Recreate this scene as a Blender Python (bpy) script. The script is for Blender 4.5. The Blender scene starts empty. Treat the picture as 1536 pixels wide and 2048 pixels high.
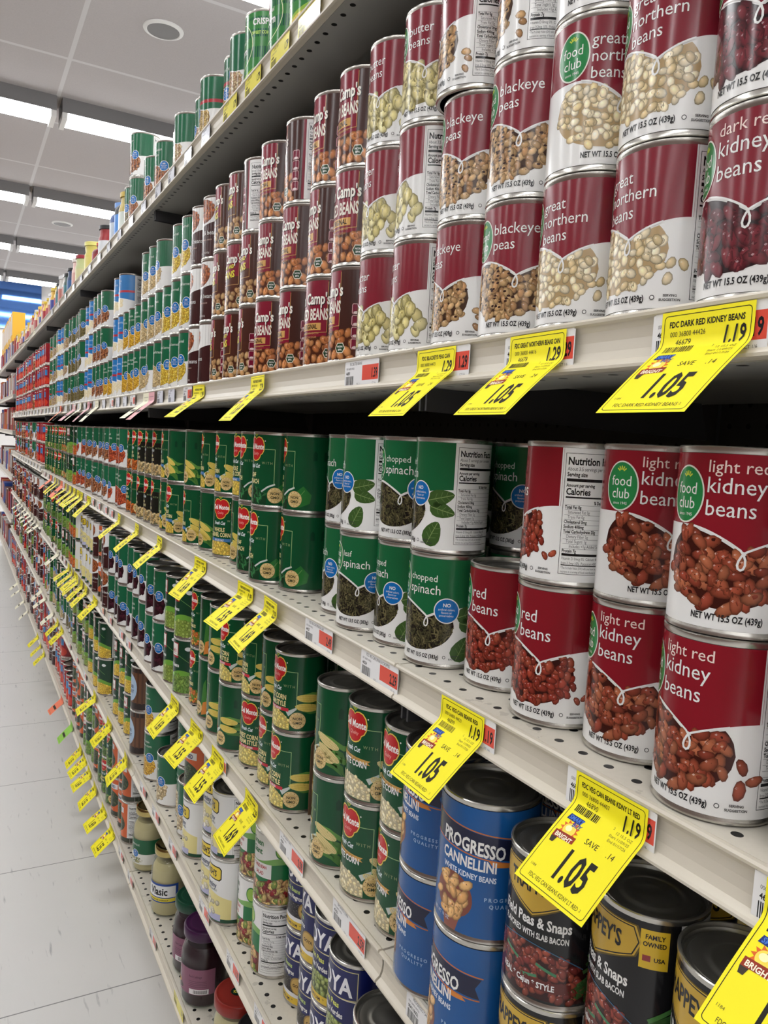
import bpy, bmesh, math, random
from mathutils import Vector, Matrix
from mathutils.geometry import tessellate_polygon

PI = math.pi
scn = bpy.context.scene
col = scn.collection
random.seed(11)

# ------------------------------------------------------------------ camera
EYE = Vector((-0.382, 0.0, 1.30))
RT = Vector((0.87386056, -0.48302231, 0.0552917))
UP = Vector((-0.00682497, 0.10152869, 0.9948092))
FW = Vector((0.48612873, 0.86970189, -0.08542531))
cam_d = bpy.data.cameras.new('camera')
cam_d.sensor_fit = 'VERTICAL'
cam_d.sensor_height = 36.0
cam_d.lens = 1539.6 / 2048 * 36.0
cam_d.clip_start = 0.02
cam = bpy.data.objects.new('camera', cam_d)
col.objects.link(cam)
M = Matrix.Identity(4)
for i in range(3):
    M[i][0], M[i][1], M[i][2], M[i][3] = RT[i], UP[i], -FW[i], EYE[i]
cam.matrix_world = M
scn.camera = cam

# ------------------------------------------------------------------ world, lamps strength, exposure
LAMP = 15.5
wd = bpy.data.worlds.new('world')
scn.world = wd
wd.use_nodes = True
wd.node_tree.nodes['Background'].inputs[0].default_value = (0.8, 0.85, 0.95, 1)
wd.node_tree.nodes['Background'].inputs[1].default_value = 0.15
scn.view_settings.view_transform = 'Standard'
scn.view_settings.look = 'None'
scn.view_settings.gamma = 1.0
scn.view_settings.exposure = 0.0
scn.view_settings.use_curve_mapping = False
cy = scn.cycles
cy.max_bounces = 8
cy.diffuse_bounces = 4
cy.glossy_bounces = 3
cy.transmission_bounces = 6
cy.transparent_max_bounces = 6
cy.sample_clamp_indirect = 4.0
cy.caustics_reflective = False
cy.caustics_refractive = False
cy.use_denoising = True


# ------------------------------------------------------------------ colour and material helpers
def lin(c):
    out = []
    for v in c[:3]:
        v /= 255.0
        out.append(v / 12.92 if v <= 0.04045 else ((v + 0.055) / 1.055) ** 2.4)
    return (out[0], out[1], out[2], 1.0)


def mat(name, rgb, rough=0.5, metal=0.0, spec=0.5, coat=0.0, trans=0.0, ior=1.45):
    m = bpy.data.materials.new(name)
    m.use_nodes = True
    b = m.node_tree.nodes['Principled BSDF']
    b.inputs['Base Color'].default_value = lin(rgb)
    b.inputs['Roughness'].default_value = rough
    b.inputs['Metallic'].default_value = metal
    b.inputs['Specular IOR Level'].default_value = spec
    b.inputs['Coat Weight'].default_value = coat
    b.inputs['Transmission Weight'].default_value = trans
    b.inputs['IOR'].default_value = ior
    return m


class NT:
    """small wrapper for wiring shader nodes"""
    def __init__(s, m):
        s.t = m.node_tree
        s.b = s.t.nodes['Principled BSDF']

    def n(s, kind, **kw):
        x = s.t.nodes.new(kind)
        for k, v in kw.items():
            setattr(x, k, v)
        return x

    def l(s, a, b):
        s.t.links.new(a, b)

    def math(s, op, a, b=None, c=None):
        x = s.n('ShaderNodeMath', operation=op)
        for i, v in enumerate((a, b, c)):
            if v is None:
                continue
            if isinstance(v, (int, float)):
                x.inputs[i].default_value = v
            else:
                s.l(v, x.inputs[i])
        return x.outputs[0]

    def mix(s, f, a, b):
        x = s.n('ShaderNodeMix', data_type='RGBA')
        for sock, v in ((x.inputs[0], f), (x.inputs[6], a), (x.inputs[7], b)):
            if isinstance(v, (int, float, tuple)):
                sock.default_value = v
            else:
                s.l(v, sock)
        return x.outputs[2]


MAT = {}
# printed paper: colour is read from the mesh's own print colours
m = mat('printed_paper', (200, 200, 200), 0.18, spec=0.5)
t = NT(m)
a = t.n('ShaderNodeAttribute', attribute_name='ink')
t.l(a.outputs['Color'], t.b.inputs['Base Color'])
MAT['print'] = m
m = mat('matte_card', (200, 200, 200), 0.55, spec=0.3)
t = NT(m)
a = t.n('ShaderNodeAttribute', attribute_name='ink')
t.l(a.outputs['Color'], t.b.inputs['Base Color'])
MAT['card'] = m
MAT['tin'] = mat('tinplate', (196, 193, 186), 0.27, 0.95)
MAT['lid'] = mat('tinplate_lid', (150, 148, 142), 0.33, 0.9)
MAT['paint'] = mat('beige_enamel', (210, 203, 187), 0.34, spec=0.5)
MAT['steel_dark'] = mat('grey_enamel', (58, 58, 60), 0.5)
MAT['cardboard'] = mat('brown_cardboard', (104, 82, 62), 0.8, spec=0.2)
MAT['white'] = mat('white_enamel', (222, 222, 220), 0.45)
MAT['fixture'] = mat('fixture_enamel', (118, 117, 118), 0.5)
MAT['wall'] = mat('wall_paint', (214, 211, 208), 0.7, spec=0.2)
MAT['cream'] = mat('cream_pickle', (206, 190, 146), 0.5)
MAT['purple'] = mat('purple_cabbage', (42, 11, 24), 0.35)
MAT['gold_lid'] = mat('gold_lid', (190, 172, 112), 0.14, 1.0)
MAT['green_lid'] = mat('green_lid', (16, 66, 46), 0.3)
MAT['purple_lid'] = mat('purple_lid', (60, 22, 62), 0.28)
MAT['red_lid'] = mat('red_lid', (140, 42, 34), 0.3)
MAT['black_lid'] = mat('black_lid', (24, 24, 26), 0.35)
MAT['white_lid'] = mat('white_lid', (225, 225, 225), 0.4)

# thin clear glass: lets light straight through, mirrors at grazing angles
m = bpy.data.materials.new('jar_glass')
m.use_nodes = True
nt = m.node_tree
nt.nodes.clear()
o_ = nt.nodes.new('ShaderNodeOutputMaterial')
mx = nt.nodes.new('ShaderNodeMixShader')
tr = nt.nodes.new('ShaderNodeBsdfTransparent')
gl = nt.nodes.new('ShaderNodeBsdfGlossy')
fr = nt.nodes.new('ShaderNodeFresnel')
tr.inputs[0].default_value = (0.96, 0.98, 0.97, 1)
gl.inputs['Roughness'].default_value = 0.04
fr.inputs['IOR'].default_value = 1.45
ge = nt.nodes.new('ShaderNodeNewGeometry')
ma = nt.nodes.new('ShaderNodeMath')
ma.operation = 'SUBTRACT'
ma.use_clamp = True
nt.links.new(fr.outputs[0], ma.inputs[0])
nt.links.new(ge.outputs['Backfacing'], ma.inputs[1])
nt.links.new(ma.outputs[0], mx.inputs[0])
nt.links.new(tr.outputs[0], mx.inputs[1])
nt.links.new(gl.outputs[0], mx.inputs[2])
nt.links.new(mx.outputs[0], o_.inputs[0])
MAT['glass'] = m
# fluorescent lens
m = bpy.data.materials.new('lamp_lens')
m.use_nodes = True
nt = m.node_tree
nt.nodes.clear()
o_ = nt.nodes.new('ShaderNodeOutputMaterial')
e_ = nt.nodes.new('ShaderNodeEmission')
e_.inputs[0].default_value = (0.975, 0.985, 0.995, 1)
e_.inputs[1].default_value = LAMP
nt.links.new(e_.outputs[0], o_.inputs[0])
MAT['lens'] = m

# perforated, slightly scuffed shelf deck (holes at 1 inch pitch along the front)
m = mat('perforated_enamel', (206, 200, 186), 0.42, spec=0.45)
t = NT(m)
tc = t.n('ShaderNodeTexCoord')
sp = t.n('ShaderNodeSeparateXYZ')
t.l(tc.outputs['Object'], sp.inputs[0])
X, Y = sp.outputs[0], sp.outputs[1]
mask = None
for x0, off in ((0.0175, 0.0), (0.0435, 0.0127), (0.12, 0.0), (0.20, 0.0127), (0.28, 0.0)):
    yy = t.math('PINGPONG', t.math('ADD', Y, off + 0.0127), 0.0127)
    d = t.math('SQRT', t.math('ADD', t.math('POWER', yy, 2), t.math('POWER', t.math('SUBTRACT', X, x0), 2)))
    h = t.math('LESS_THAN', d, 0.0036)
    if x0 > 0.02:
        h = t.math('MULTIPLY', h, t.math('GREATER_THAN', sp.outputs[2], -0.01))
    mask = h if mask is None else t.math('MAXIMUM', mask, h)
no = t.n('ShaderNodeTexNoise')
no.inputs['Scale'].default_value = 42
no.inputs['Detail'].default_value = 6
t.l(tc.outputs['Object'], no.inputs['Vector'])
sc = t.math('MULTIPLY', t.math('GREATER_THAN', no.outputs[0], 0.64), 0.30)
no2 = t.n('ShaderNodeTexNoise')
no2.inputs['Scale'].default_value = 230
t.l(tc.outputs['Object'], no2.inputs['Vector'])
base = t.mix(t.math('MULTIPLY', no2.outputs[0], 0.25), lin((212, 206, 192)), lin((170, 164, 150)))
base = t.mix(sc, base, lin((128, 122, 110)))
base = t.mix(t.math('GREATER_THAN', sp.outputs[2], -0.003), lin((164, 163, 157)), base)      # below the top skin greyer: shade put into the colour
base = t.mix(mask, base, lin((10, 10, 10)))
t.l(base, t.b.inputs['Base Color'])
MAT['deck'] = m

# pegboard back
m = mat('pegboard', (70, 70, 68), 0.6)
t = NT(m)
tc = t.n('ShaderNodeTexCoord')
sp = t.n('ShaderNodeSeparateXYZ')
t.l(tc.outputs['Object'], sp.inputs[0])
py = t.math('PINGPONG', sp.outputs[1], 0.0127)
pz = t.math('PINGPONG', sp.outputs[2], 0.0127)
d = t.math('SQRT', t.math('ADD', t.math('POWER', py, 2), t.math('POWER', pz, 2)))
base = t.mix(t.math('LESS_THAN', d, 0.0032), lin((66, 66, 64)), lin((8, 8, 8)))
t.l(base, t.b.inputs['Base Color'])
MAT['peg'] = m

# vinyl floor tiles with streaks running along the aisle
m = mat('vinyl_tile', (200, 200, 200), 0.3, spec=0.4)
t = NT(m)
tc = t.n('ShaderNodeTexCoord')
sp = t.n('ShaderNodeSeparateXYZ')
t.l(tc.outputs['Object'], sp.inputs[0])
X, Y = sp.outputs[0], sp.outputs[1]
jy = t.math('LESS_THAN', t.math('PINGPONG', t.math('SUBTRACT', Y, t.math('ADD', t.math('MULTIPLY', X, -0.01), 0.545)), 0.305), 0.0016)
jx = t.math('LESS_THAN', t.math('PINGPONG', t.math('ADD', X, 0.42), 0.305), 0.0016)
joint = t.math('MAXIMUM', jy, jx)
mp = t.n('ShaderNodeMapping')
mp.inputs['Scale'].default_value = (75, 10, 1)
t.l(tc.outputs['Object'], mp.inputs[0])
n1 = t.n('ShaderNodeTexNoise')
n1.inputs['Scale'].default_value = 1.0
n1.inputs['Detail'].default_value = 3
t.l(mp.outputs[0], n1.inputs['Vector'])
streak = t.math('MULTIPLY', t.math('SMOOTH_MIN', t.math('MAXIMUM', t.math('MULTIPLY', t.math('SUBTRACT', n1.outputs[0], 0.645), 9), 0), 1, 0.1), 0.55)
n2 = t.n('ShaderNodeTexNoise')
n2.inputs['Scale'].default_value = 5
n2.inputs['Detail'].default_value = 4
t.l(tc.outputs['Object'], n2.inputs['Vector'])
base = t.mix(n2.outputs[0], lin((207, 206, 203)), lin((214, 212, 209)))
base = t.mix(streak, base, lin((120, 122, 126)))
base = t.mix(t.math('MULTIPLY', joint, 0.8), base, lin((92, 92, 92)))
t.l(base, t.b.inputs['Base Color'])
rr = t.math('ADD', t.math('MULTIPLY', n2.outputs[0], 0.10), 0.26)
t.l(rr, t.b.inputs['Roughness'])
MAT['floor'] = m

# ceiling tiles in a white T-grid
m = mat('ceiling_tile', (212, 208, 206), 0.9, spec=0.1)
t = NT(m)
tc = t.n('ShaderNodeTexCoord')
sp = t.n('ShaderNodeSeparateXYZ')
t.l(tc.outputs['Object'], sp.inputs[0])
jy = t.math('LESS_THAN', t.math('PINGPONG', t.math('SUBTRACT', sp.outputs[1], 5.76), 0.61), 0.016)
jx = t.math('LESS_THAN', t.math('PINGPONG', t.math('SUBTRACT', sp.outputs[0], 0.26), 0.61), 0.014)
n2 = t.n('ShaderNodeTexNoise')
n2.inputs['Scale'].default_value = 120
t.l(tc.outputs['Object'], n2.inputs['Vector'])
base = t.mix(n2.outputs[0], lin((176, 172, 172)), lin((188, 184, 184)))
base = t.mix(t.math('MAXIMUM', jx, jy), base, lin((204, 203, 203)))
t.l(base, t.b.inputs['Base Color'])
MAT['ceil'] = m
m = mat('blue_glass', (96, 140, 214), 0.06, 0.75)
MAT['blue'] = m


# ------------------------------------------------------------------ object helpers
def link(o, parent=None):
    col.objects.link(o)
    if parent is not None:
        o.parent = parent
    return o


def meshobj(name, me, mats=None, parent=None, loc=(0, 0, 0)):
    o = bpy.data.objects.new(name, me)
    if mats:
        for mm in (mats if isinstance(mats, (list, tuple)) else [mats]):
            me.materials.append(mm)
    o.location = loc
    return link(o, parent)


def empty(name, loc=(0, 0, 0), rz=0.0):
    o = bpy.data.objects.new(name, None)
    o.empty_display_size = 0.02
    o.location = loc
    o.rotation_euler = (0, 0, rz)
    return link(o)


def tag(o, label, cat, group=None, kind=None):
    o['label'] = label
    o['category'] = cat
    if group:
        o['group'] = group
    if kind:
        o['kind'] = kind
    return o


def structure(o):
    o['kind'] = 'structure'
    return o


def mesh_from(name, vs, fs, smooth=False):
    me = bpy.data.meshes.new(name)
    me.from_pydata(vs, [], fs)
    if smooth:
        me.polygons.foreach_set('use_smooth', [True] * len(me.polygons))
    me.update()
    return me


def boxes(name, lst):
    vs, fs = [], []
    for x0, y0, z0, x1, y1, z1 in lst:
        b = len(vs)
        vs += [(x0, y0, z0), (x1, y0, z0), (x1, y1, z0), (x0, y1, z0), (x0, y0, z1), (x1, y0, z1), (x1, y1, z1), (x0, y1, z1)]
        fs += [tuple(b + i for i in f) for f in ((3, 2, 1, 0), (4, 5, 6, 7), (0, 1, 5, 4), (1, 2, 6, 5), (2, 3, 7, 6), (3, 0, 4, 7))]
    return mesh_from(name, vs, fs)


def lathe(name, prof, n=48, smooth=True, closed=False):
    """prof: (r, z) list from bottom outside upward; outward faces"""
    vs, fs = [], []
    k = len(prof)
    for r, z in prof:
        for i in range(n):
            a = 2 * PI * i / n
            vs.append((r * math.cos(a), r * math.sin(a), z))
    for j in range(k - 1):
        for i in range(n):
            i2 = (i + 1) % n
            fs.append((j * n + i, j * n + i2, (j + 1) * n + i2, (j + 1) * n + i))
    if prof[0][0] < 0.001 or closed:
        fs.append(tuple(range(n - 1, -1, -1)))
    if prof[-1][0] < 0.001 or closed:
        fs.append(tuple((k - 1) * n + i for i in range(n)))
    me = mesh_from(name, vs, fs, smooth)
    if smooth:
        sharp_edges(me)
    return me


def sharp_edges(me, ang=0.6):
    bm = bmesh.new()
    bm.from_mesh(me)
    for e in bm.edges:
        if len(e.link_faces) == 2 and e.calc_face_angle(0) > ang:
            e.smooth = False
    bm.to_mesh(me)
    bm.free()


# ------------------------------------------------------------------ lettering: glyphs of the built-in font
GL = {}
CHARS = "ü®ABCDEFGHIJKLMNOPQRSTUVWXYZabcdefghijklmnopqrstuvwxyz0123456789.,&'()%/*-+<:!"


def _glyph_mesh(body, off):
    c = bpy.data.curves.new('g', 'FONT')
    c.body = body
    c.resolution_u = 2
    c.offset = off
    o = bpy.data.objects.new('g', c)
    me = o.to_mesh()
    vs = [(v.co.x, v.co.y) for v in me.vertices]
    fs = [tuple(p.vertices) for p in me.polygons]
    o.to_mesh_clear()
    bpy.data.objects.remove(o)
    bpy.data.curves.remove(c)
    return vs, fs


def cut_u(vs, fs, step):
    """split faces at multiples of step along u so they can follow a curved can"""
    bm = bmesh.new()
    vv = [bm.verts.new((x, y, 0)) for x, y in vs]
    for f in fs:
        try:
            bm.faces.new([vv[i] for i in f])
        except ValueError:
            pass
    lo, hi = min(x for x, _ in vs), max(x for x, _ in vs)
    k = math.ceil(lo / step + 1e-4)
    while k * step < hi - 1e-5:
        bmesh.ops.bisect_plane(bm, geom=bm.verts[:] + bm.edges[:] + bm.faces[:], plane_co=(k * step, 0, 0), plane_no=(1, 0, 0), dist=1e-6)
        k += 1
    bm.verts.index_update()
    vs = [(v.co.x, v.co.y) for v in bm.verts]
    fs = [tuple(v.index for v in f.verts) for f in bm.faces]
    bm.free()
    return vs, fs


for off in (0.0, 0.028):
    w0 = max(x for x, _ in _glyph_mesh('||', off)[0])
    for ch in CHARS:
        vs, fs = _glyph_mesh(ch, off)
        adv = max(x for x, _ in _glyph_mesh('|' + ch + '|', off)[0]) - w0
        if vs:
            vs, fs = cut_u(vs, fs, 0.3)
        GL[(ch, off > 0)] = (vs, fs, adv)
for b in (False, True):
    GL[(' ', b)] = ([], [], 0.28)


# ------------------------------------------------------------------ print art in millimetres (u right, v up)
STEP = 3.0


class Art:
    def __init__(s):
        s.v, s.c, s.f = [], [], []

    def add(s, vs, fs, c, l):
        b = len(s.v)
        if c and isinstance(c[0], (tuple, list)):
            s.c += [lin(x) for x in c]
        else:
            s.c += [lin(c)] * len(vs)
        s.v += [(x, y, l) for x, y in vs]
        for f in fs:
            a = 0.0
            for i in range(len(f)):
                x0, y0 = vs[f[i]]
                x1, y1 = vs[f[(i + 1) % len(f)]]
                a += x0 * y1 - x1 * y0
            f = f if a >= 0 else f[::-1]
            s.f.append(tuple(b + i for i in f))

    def strip(s, u0, u1, lo, hi, c, l=0, n=None):
        n = n or max(1, math.ceil((u1 - u0) / STEP))
        flo = lo if callable(lo) else (lambda u: lo)
        fhi = hi if callable(hi) else (lambda u: hi)
        us = [u0 + (u1 - u0) * i / n for i in range(n + 1)]
        vs = [(u, flo(u)) for u in us] + [(u, max(fhi(u), flo(u) + 0.01)) for u in us]
        s.add(vs, [(i, i + 1, n + 2 + i, n + 1 + i) for i in range(n)], c, l)

    def rect(s, u0, v0, u1, v1, c, l=1):
        s.strip(u0, u1, v0, v1, c, l)

    def ell(s, cx, cy, rx, ry, c, l=1, n=18):
        us = [cx - rx * math.cos(PI * i / n) for i in range(n + 1)]
        hs = [ry * math.sin(PI * i / n) for i in range(n + 1)]
        vs = [(u, cy - h) for u, h in zip(us, hs)] + [(u, cy + h + 0.002) for u, h in zip(us, hs)]
        s.add(vs, [(i, i + 1, n + 2 + i, n + 1 + i) for i in range(n)], c, l)

    def poly(s, pts, c, l=1):
        tri = tessellate_polygon([[Vector((x, y, 0)) for x, y in pts]])
        vs, fs = cut_u(pts, [tuple(f) for f in tri], STEP)
        s.add(vs, fs, c, l)

    def stroke(s, pts, w, c, l=2, closed=False):
        pp = list(pts) + ([pts[0]] if closed else [])
        for (x0, y0), (x1, y1) in zip(pp, pp[1:]):
            L = math.hypot(x1 - x0, y1 - y0)
            if L < 1e-6:
                continue
            k = max(1, math.ceil(abs(x1 - x0) / STEP))
            nx, ny = -(y1 - y0) / L * w / 2, (x1 - x0) / L * w / 2
            ex, ey = (x1 - x0) / L * w * .3, (y1 - y0) / L * w * .3
            x0, y0, x1, y1 = x0 - ex, y0 - ey, x1 + ex, y1 + ey
            vs = []
            for i in range(k + 1):
                x, y = x0 + (x1 - x0) * i / k, y0 + (y1 - y0) * i / k
                vs += [(x + nx, y + ny), (x - nx, y - ny)]
            s.add(vs, [(2 * i, 2 * i + 1, 2 * i + 3, 2 * i + 2) for i in range(k)], c, l)

    def width(s, body, size, sx=1.0, bold=False, sp=0.0):
        return sum((GL[(ch, bold)][2] + sp) * size * sx for ch in body)

    def text(s, u, v, body, size, c, l=3, bold=False, shear=0.0, sx=1.0, al='L', sp=0.0, rise=0.0):
        w = s.width(body, size, sx, bold, sp)
        if al == 'C':
            u -= w / 2
        elif al == 'R':
            u -= w
        x = u
        for ch in body:
            vs, fs, adv = GL[(ch, bold)]
            if vs:
                s.add([(x + (px + py * shear) * size * sx, v + py * size + rise * (x - u)) for px, py in vs], fs, c, l)
            x += (adv + sp) * size * sx
        return w

    def beans(s, inside, box, step, size, cols, l=2.0, asp=1.55, dark=0.62, bend=0.35, hi=True, seed=1, n=9, jit=0.5):
        """a printed picture of heaped beans"""
        r = random.Random(seed)
        u0, v0, u1, v1 = box
        spots = []
        y = v0
        row = 0
        while y < v1:
            x = u0 + (step * .5 if row % 2 else 0)
            while x < u1:
                px, py = x + r.uniform(-jit, jit) * step, y + r.uniform(-jit, jit) * step
                if inside(px, py):
                    spots.append((px, py))
                x += step
            y += step * 0.78
            row += 1
        r.shuffle(spots)
        for i, (px, py) in enumerate(spots):
            a = r.uniform(0, PI)
            q = r.choice(cols)
            k = r.uniform(0.86, 1.1)
            sz = size * r.uniform(0.82, 1.12)
            ca, sa = math.cos(a), math.sin(a)
            vs, cs = [], []
            cen = (px - .12 * sz, py + .16 * sz)
            vs.append(cen)
            cs.append(tuple(min(255, x * k * 1.16 + 8) for x in q))
            for j in range(n):
                th = 2 * PI * j / n
                ex, ey = asp * sz * .5 * math.cos(th), sz * .5 * math.sin(th)
                ey += bend * sz * .28 * (math.cos(th) ** 2 - .5)
                x, y = ex * ca - ey * sa, ex * sa + ey * ca
                vs.append((px + x, py + y))
                cs.append(tuple(v * k * dark for v in q))
            for j in range(n):
                x, y = vs[1 + j]
                mx, my = cen[0] + (x - cen[0]) * .68, cen[1] + (y - cen[1]) * .68
                vs.append((mx, my))
                cs.append(tuple(min(255, v * k) for v in q))
            fs = []
            for j in range(n):
                j2 = (j + 1) % n
                fs.append((0, 1 + n + j, 1 + n + j2))
                fs.append((1 + n + j, 1 + j, 1 + j2, 1 + n + j2))
            ll = l + 0.9 * i / max(1, len(spots))
            s.add(vs, fs, cs, ll)
            if hi:
                hx, hy = px - .2 * sz, py + .2 * sz
                s.add([(hx - .13 * sz, hy), (hx, hy - .07 * sz), (hx + .13 * sz, hy + .05 * sz), (hx, hy + .12 * sz)], [(0, 1, 2, 3)],
                      tuple(min(255, v * .55 + 120) for v in q), ll + .02)

    def shreds(s, inside, box, n, length, w, cols, l=2.0, seed=1):
        r = random.Random(seed)
        u0, v0, u1, v1 = box
        for i in range(n):
            x, y = r.uniform(u0, u1), r.uniform(v0, v1)
            if not inside(x, y):
                continue
            a = r.uniform(0, 2 * PI)
            pts = [(x, y)]
            for k in range(3):
                a += r.uniform(-.9, .9)
                x += math.cos(a) * length / 3
                y += math.sin(a) * length / 3
                if not inside(x, y):
                    break
                pts.append((x, y))
            if len(pts) > 1:
                s.stroke(pts, w * r.uniform(.6, 1.2), r.choice(cols), l + .9 * i / n)

    def build(s, name, fmap, fnorm, material):
        me = bpy.data.meshes.new(name)
        me.from_pydata([fmap(u, v, l) for u, v, l in s.v], [], s.f)
        at = me.attributes.new('ink', 'FLOAT_COLOR', 'POINT')
        at.data.foreach_set('color', [x for c in s.c for x in c])
        me.polygons.foreach_set('use_smooth', [True] * len(me.polygons))
        me.update()
        if fnorm:
            me.normals_split_custom_set_from_vertices([fnorm(u, v) for u, v, l in s.v])
        me.materials.append(material)
        return me


def wrap(art, name, R, v0=0.0, layer=0.00009):
    """print art wrapped round a can of radius R (metres); u=0 faces -X"""
    def f(u, v, l):
        a = u / 1000.0 / R
        r = R + 0.00012 + l * layer
        return (-math.cos(a) * r, -math.sin(a) * r, v0 + v / 1000.0)

    def nn(u, v):
        a = u / 1000.0 / R
        return (-math.cos(a), -math.sin(a), 0.0)
    return art.build(name, f, nn, MAT['print'])


# ------------------------------------------------------------------ room
def room():
    me = boxes('floor', [(-7, -9, -0.1, 8, 15.2, 0.0)])
    structure(meshobj('floor', me, MAT['floor']))
    me = boxes('ceiling', [(-7, -9, 3.74, 8, 15.2, 3.84)])
    structure(meshobj('ceiling', me, MAT['ceil']))
    structure(meshobj('wall_far', boxes('wall_far', [(-7, 15.0, 0, 8, 15.2, 3.74)]), MAT['wall']))
    structure(meshobj('wall_near', boxes('wall_near', [(-7, -9.2, 0, 8, -9.0, 3.74)]), MAT['wall']))
    structure(meshobj('wall_left', boxes('wall_left', [(-7.2, -9.2, 0, -7.0, 15.2, 3.74)]), MAT['wall']))
    structure(meshobj('wall_right', boxes('wall_right', [(8.0, -9.2, 0, 8.2, 15.2, 3.74)]), MAT['wall']))
    structure(meshobj('wall_panel_1', boxes('wall_panel_1', [(-0.12, 14.96, 2.95, 0.9, 15.0, 3.74)]), MAT['blue']))  # reflective blue glass panel on the far wall, not a window

    # the run of shelving across the aisle, unseen, added to block low light
    lst = [(-2.62, -8.0, 0.0, -2.58, 13.5, 1.96), (-2.58, -8.0, 0.0, -2.20, 13.5, 0.2)]
    for z in SHELF_H:
        lst.append((-2.58, -8.0, z - 0.036, -2.16, 13.5, z))
        lst.append((-2.56, -8.0, z, -2.24, 13.5, z + 0.22))
    structure(meshobj('unseen_aisle_shelving', boxes('unseen_aisle_shelving', lst), MAT['opposite']))


SHELF_H = (0.223, 0.498, 0.787, 1.086, 1.394, 1.844)
MAT['opposite'] = mat('mixed_goods', (112, 84, 74), 0.6)
room()
ORD = ['first', 'second', 'third', 'fourth', 'fifth', 'sixth', 'seventh', 'eighth', 'ninth', 'tenth', 'eleventh', 'twelfth', 'thirteenth', 'fourteenth', 'fifteenth', 'sixteenth', 'seventeenth', 'eighteenth', 'nineteenth', 'twentieth']


def ordinal(i):
    if i < 20:
        return ORD[i]
    tens = {2: 'twenty', 3: 'thirty', 4: 'forty', 5: 'fifty', 6: 'sixty', 7: 'seventy'}[(i + 1) // 10]
    k = (i + 1) % 10
    return tens[:-1] + 'ieth' if k == 0 else tens + '-' + ORD[k - 1]


def clone(root, loc, rz=None):
    r = root.copy()
    col.objects.link(r)
    r.location = loc
    if rz is not None:
        r.rotation_euler = (0, 0, rz)
    for ch in root.children:
        c = ch.copy()
        col.objects.link(c)
        c.parent = r
        for g in ch.children:
            d = g.copy()
            col.objects.link(d)
            d.parent = c
    return r


# ------------------------------------------------------------------ fluorescent fixtures and ceiling speakers
def fixtures():
    L = 2.40
    root = empty('strip_light')
    h = lambda *b: boxes('p', [b])
    meshobj('housing', h(-L / 2, -0.128, -0.105, L / 2, 0.128, 0), MAT['fixture'], root)
    n = 8
    prof = [(-0.125, -0.104)] + [(-0.125 * math.cos(PI * i / n) * 1.0, -0.108 - 0.045 * math.sin(PI * i / n)) for i in range(n + 1)] + [(0.125, -0.104)]
    vs = [(-L / 2 + .04, y, z) for y, z in prof] + [(L / 2 - .04, y, z) for y, z in prof]
    k = len(prof)
    fs = [(i, k + i, k + (i + 1) % k, (i + 1) % k) for i in range(k)] + [tuple(range(k - 1, -1, -1)), tuple(range(k, 2 * k))]
    me = mesh_from('lens', vs, [f[::-1] for f in fs])
    bm = bmesh.new()
    bm.from_mesh(me)
    bmesh.ops.recalc_face_normals(bm, faces=bm.faces)
    bm.to_mesh(me)
    bm.free()
    meshobj('lens', me, MAT['lens'], root)
    meshobj('mounting_clip', boxes('c', [(-0.09, -0.136, -0.075, 0.09, -0.128, 0.0)]), MAT['white'], root)
    for s in (-1, 1):
        meshobj('end_cap', boxes('e', [(s * (L / 2 - .018) - .018, -0.126, -0.15, s * (L / 2 - .018) + .018, 0.126, -0.105)]), MAT['white'], root)
    first = True
    rows = [6.55 + 2.47 * k for k in range(-6, 4)]
    for ri, y in enumerate(rows):
        for ci, x in enumerate((-5.83, -3.39, -0.95, 1.49, 3.93, 6.37)):
            loc = (x, y, 3.74)
            o = root if first else clone(root, loc)
            o.location = loc
            first = False
            if ri >= 6:
                where = 'nearest row in view' if ri == 6 else ordinal(ri - 6) + ' row from the camera'
                side = {0: 'far left end', 1: 'second from left', 2: 'third from left', 3: 'fourth from left', 4: 'fifth from left', 5: 'right end'}[ci]
                tag(o, 'white fluorescent ceiling strip light, %s, %s' % (where, side), 'ceiling light', 'fluorescent strip lights')
            else:
                tag(o, 'white fluorescent ceiling strip light above or behind the camera, row %s, %s' % (ordinal(6 - ri), ordinal(ci) + ' from left'), 'ceiling light', 'fluorescent strip lights')


def speakers():
    root = empty('ceiling_speaker', (0.70, 5.01, 3.74))
    meshobj('grille', lathe('grille', [(0.0005, -0.012), (0.095, -0.010), (0.096, -0.002)], 36), MAT['fixture'], root)
    meshobj('trim_ring', lathe('ring', [(0.095, -0.009), (0.100, -0.014), (0.118, -0.006), (0.120, 0.0)], 36), MAT['white'], root)
    tag(root, 'round grey ceiling speaker nearest the camera', 'speaker', 'ceiling speakers')
    o = clone(root, (0.71, 10.25, 3.74))
    tag(o, 'round ceiling speaker farther away, between the second and third light rows', 'speaker', 'ceiling speakers')


fixtures()
speakers()

# ------------------------------------------------------------------ gondola shelving
SHELF = {'A': 1.844, 'B': 1.394, 'C': 1.086, 'D': 0.787, 'E': 0.498, 'F': 0.223}
SNAME = {'A': 'top shelf', 'B': 'second shelf', 'C': 'third shelf', 'D': 'fourth shelf', 'E': 'fifth shelf', 'F': 'bottom shelf'}
LIFT = {'A': 0.0, 'B': 0.0, 'C': 0.016, 'D': 0.019, 'E': 0.014, 'F': 0.0}     # bay five and on sit a notch higher
FARZ = {'A': 1.844, 'B': 1.545, 'C': 1.26, 'D': 0.90, 'E': 0.56, 'F': 0.223}
BAY, Y0 = 1.219, 0.64 - 1.219
DEPTH = 0.42


def shelf_z(s, y):
    if y > Y0 + 6 * BAY:
        return FARZ[s]
    if y > Y0 + 4 * BAY:
        return SHELF[s] + LIFT[s]
    return SHELF[s]


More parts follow.
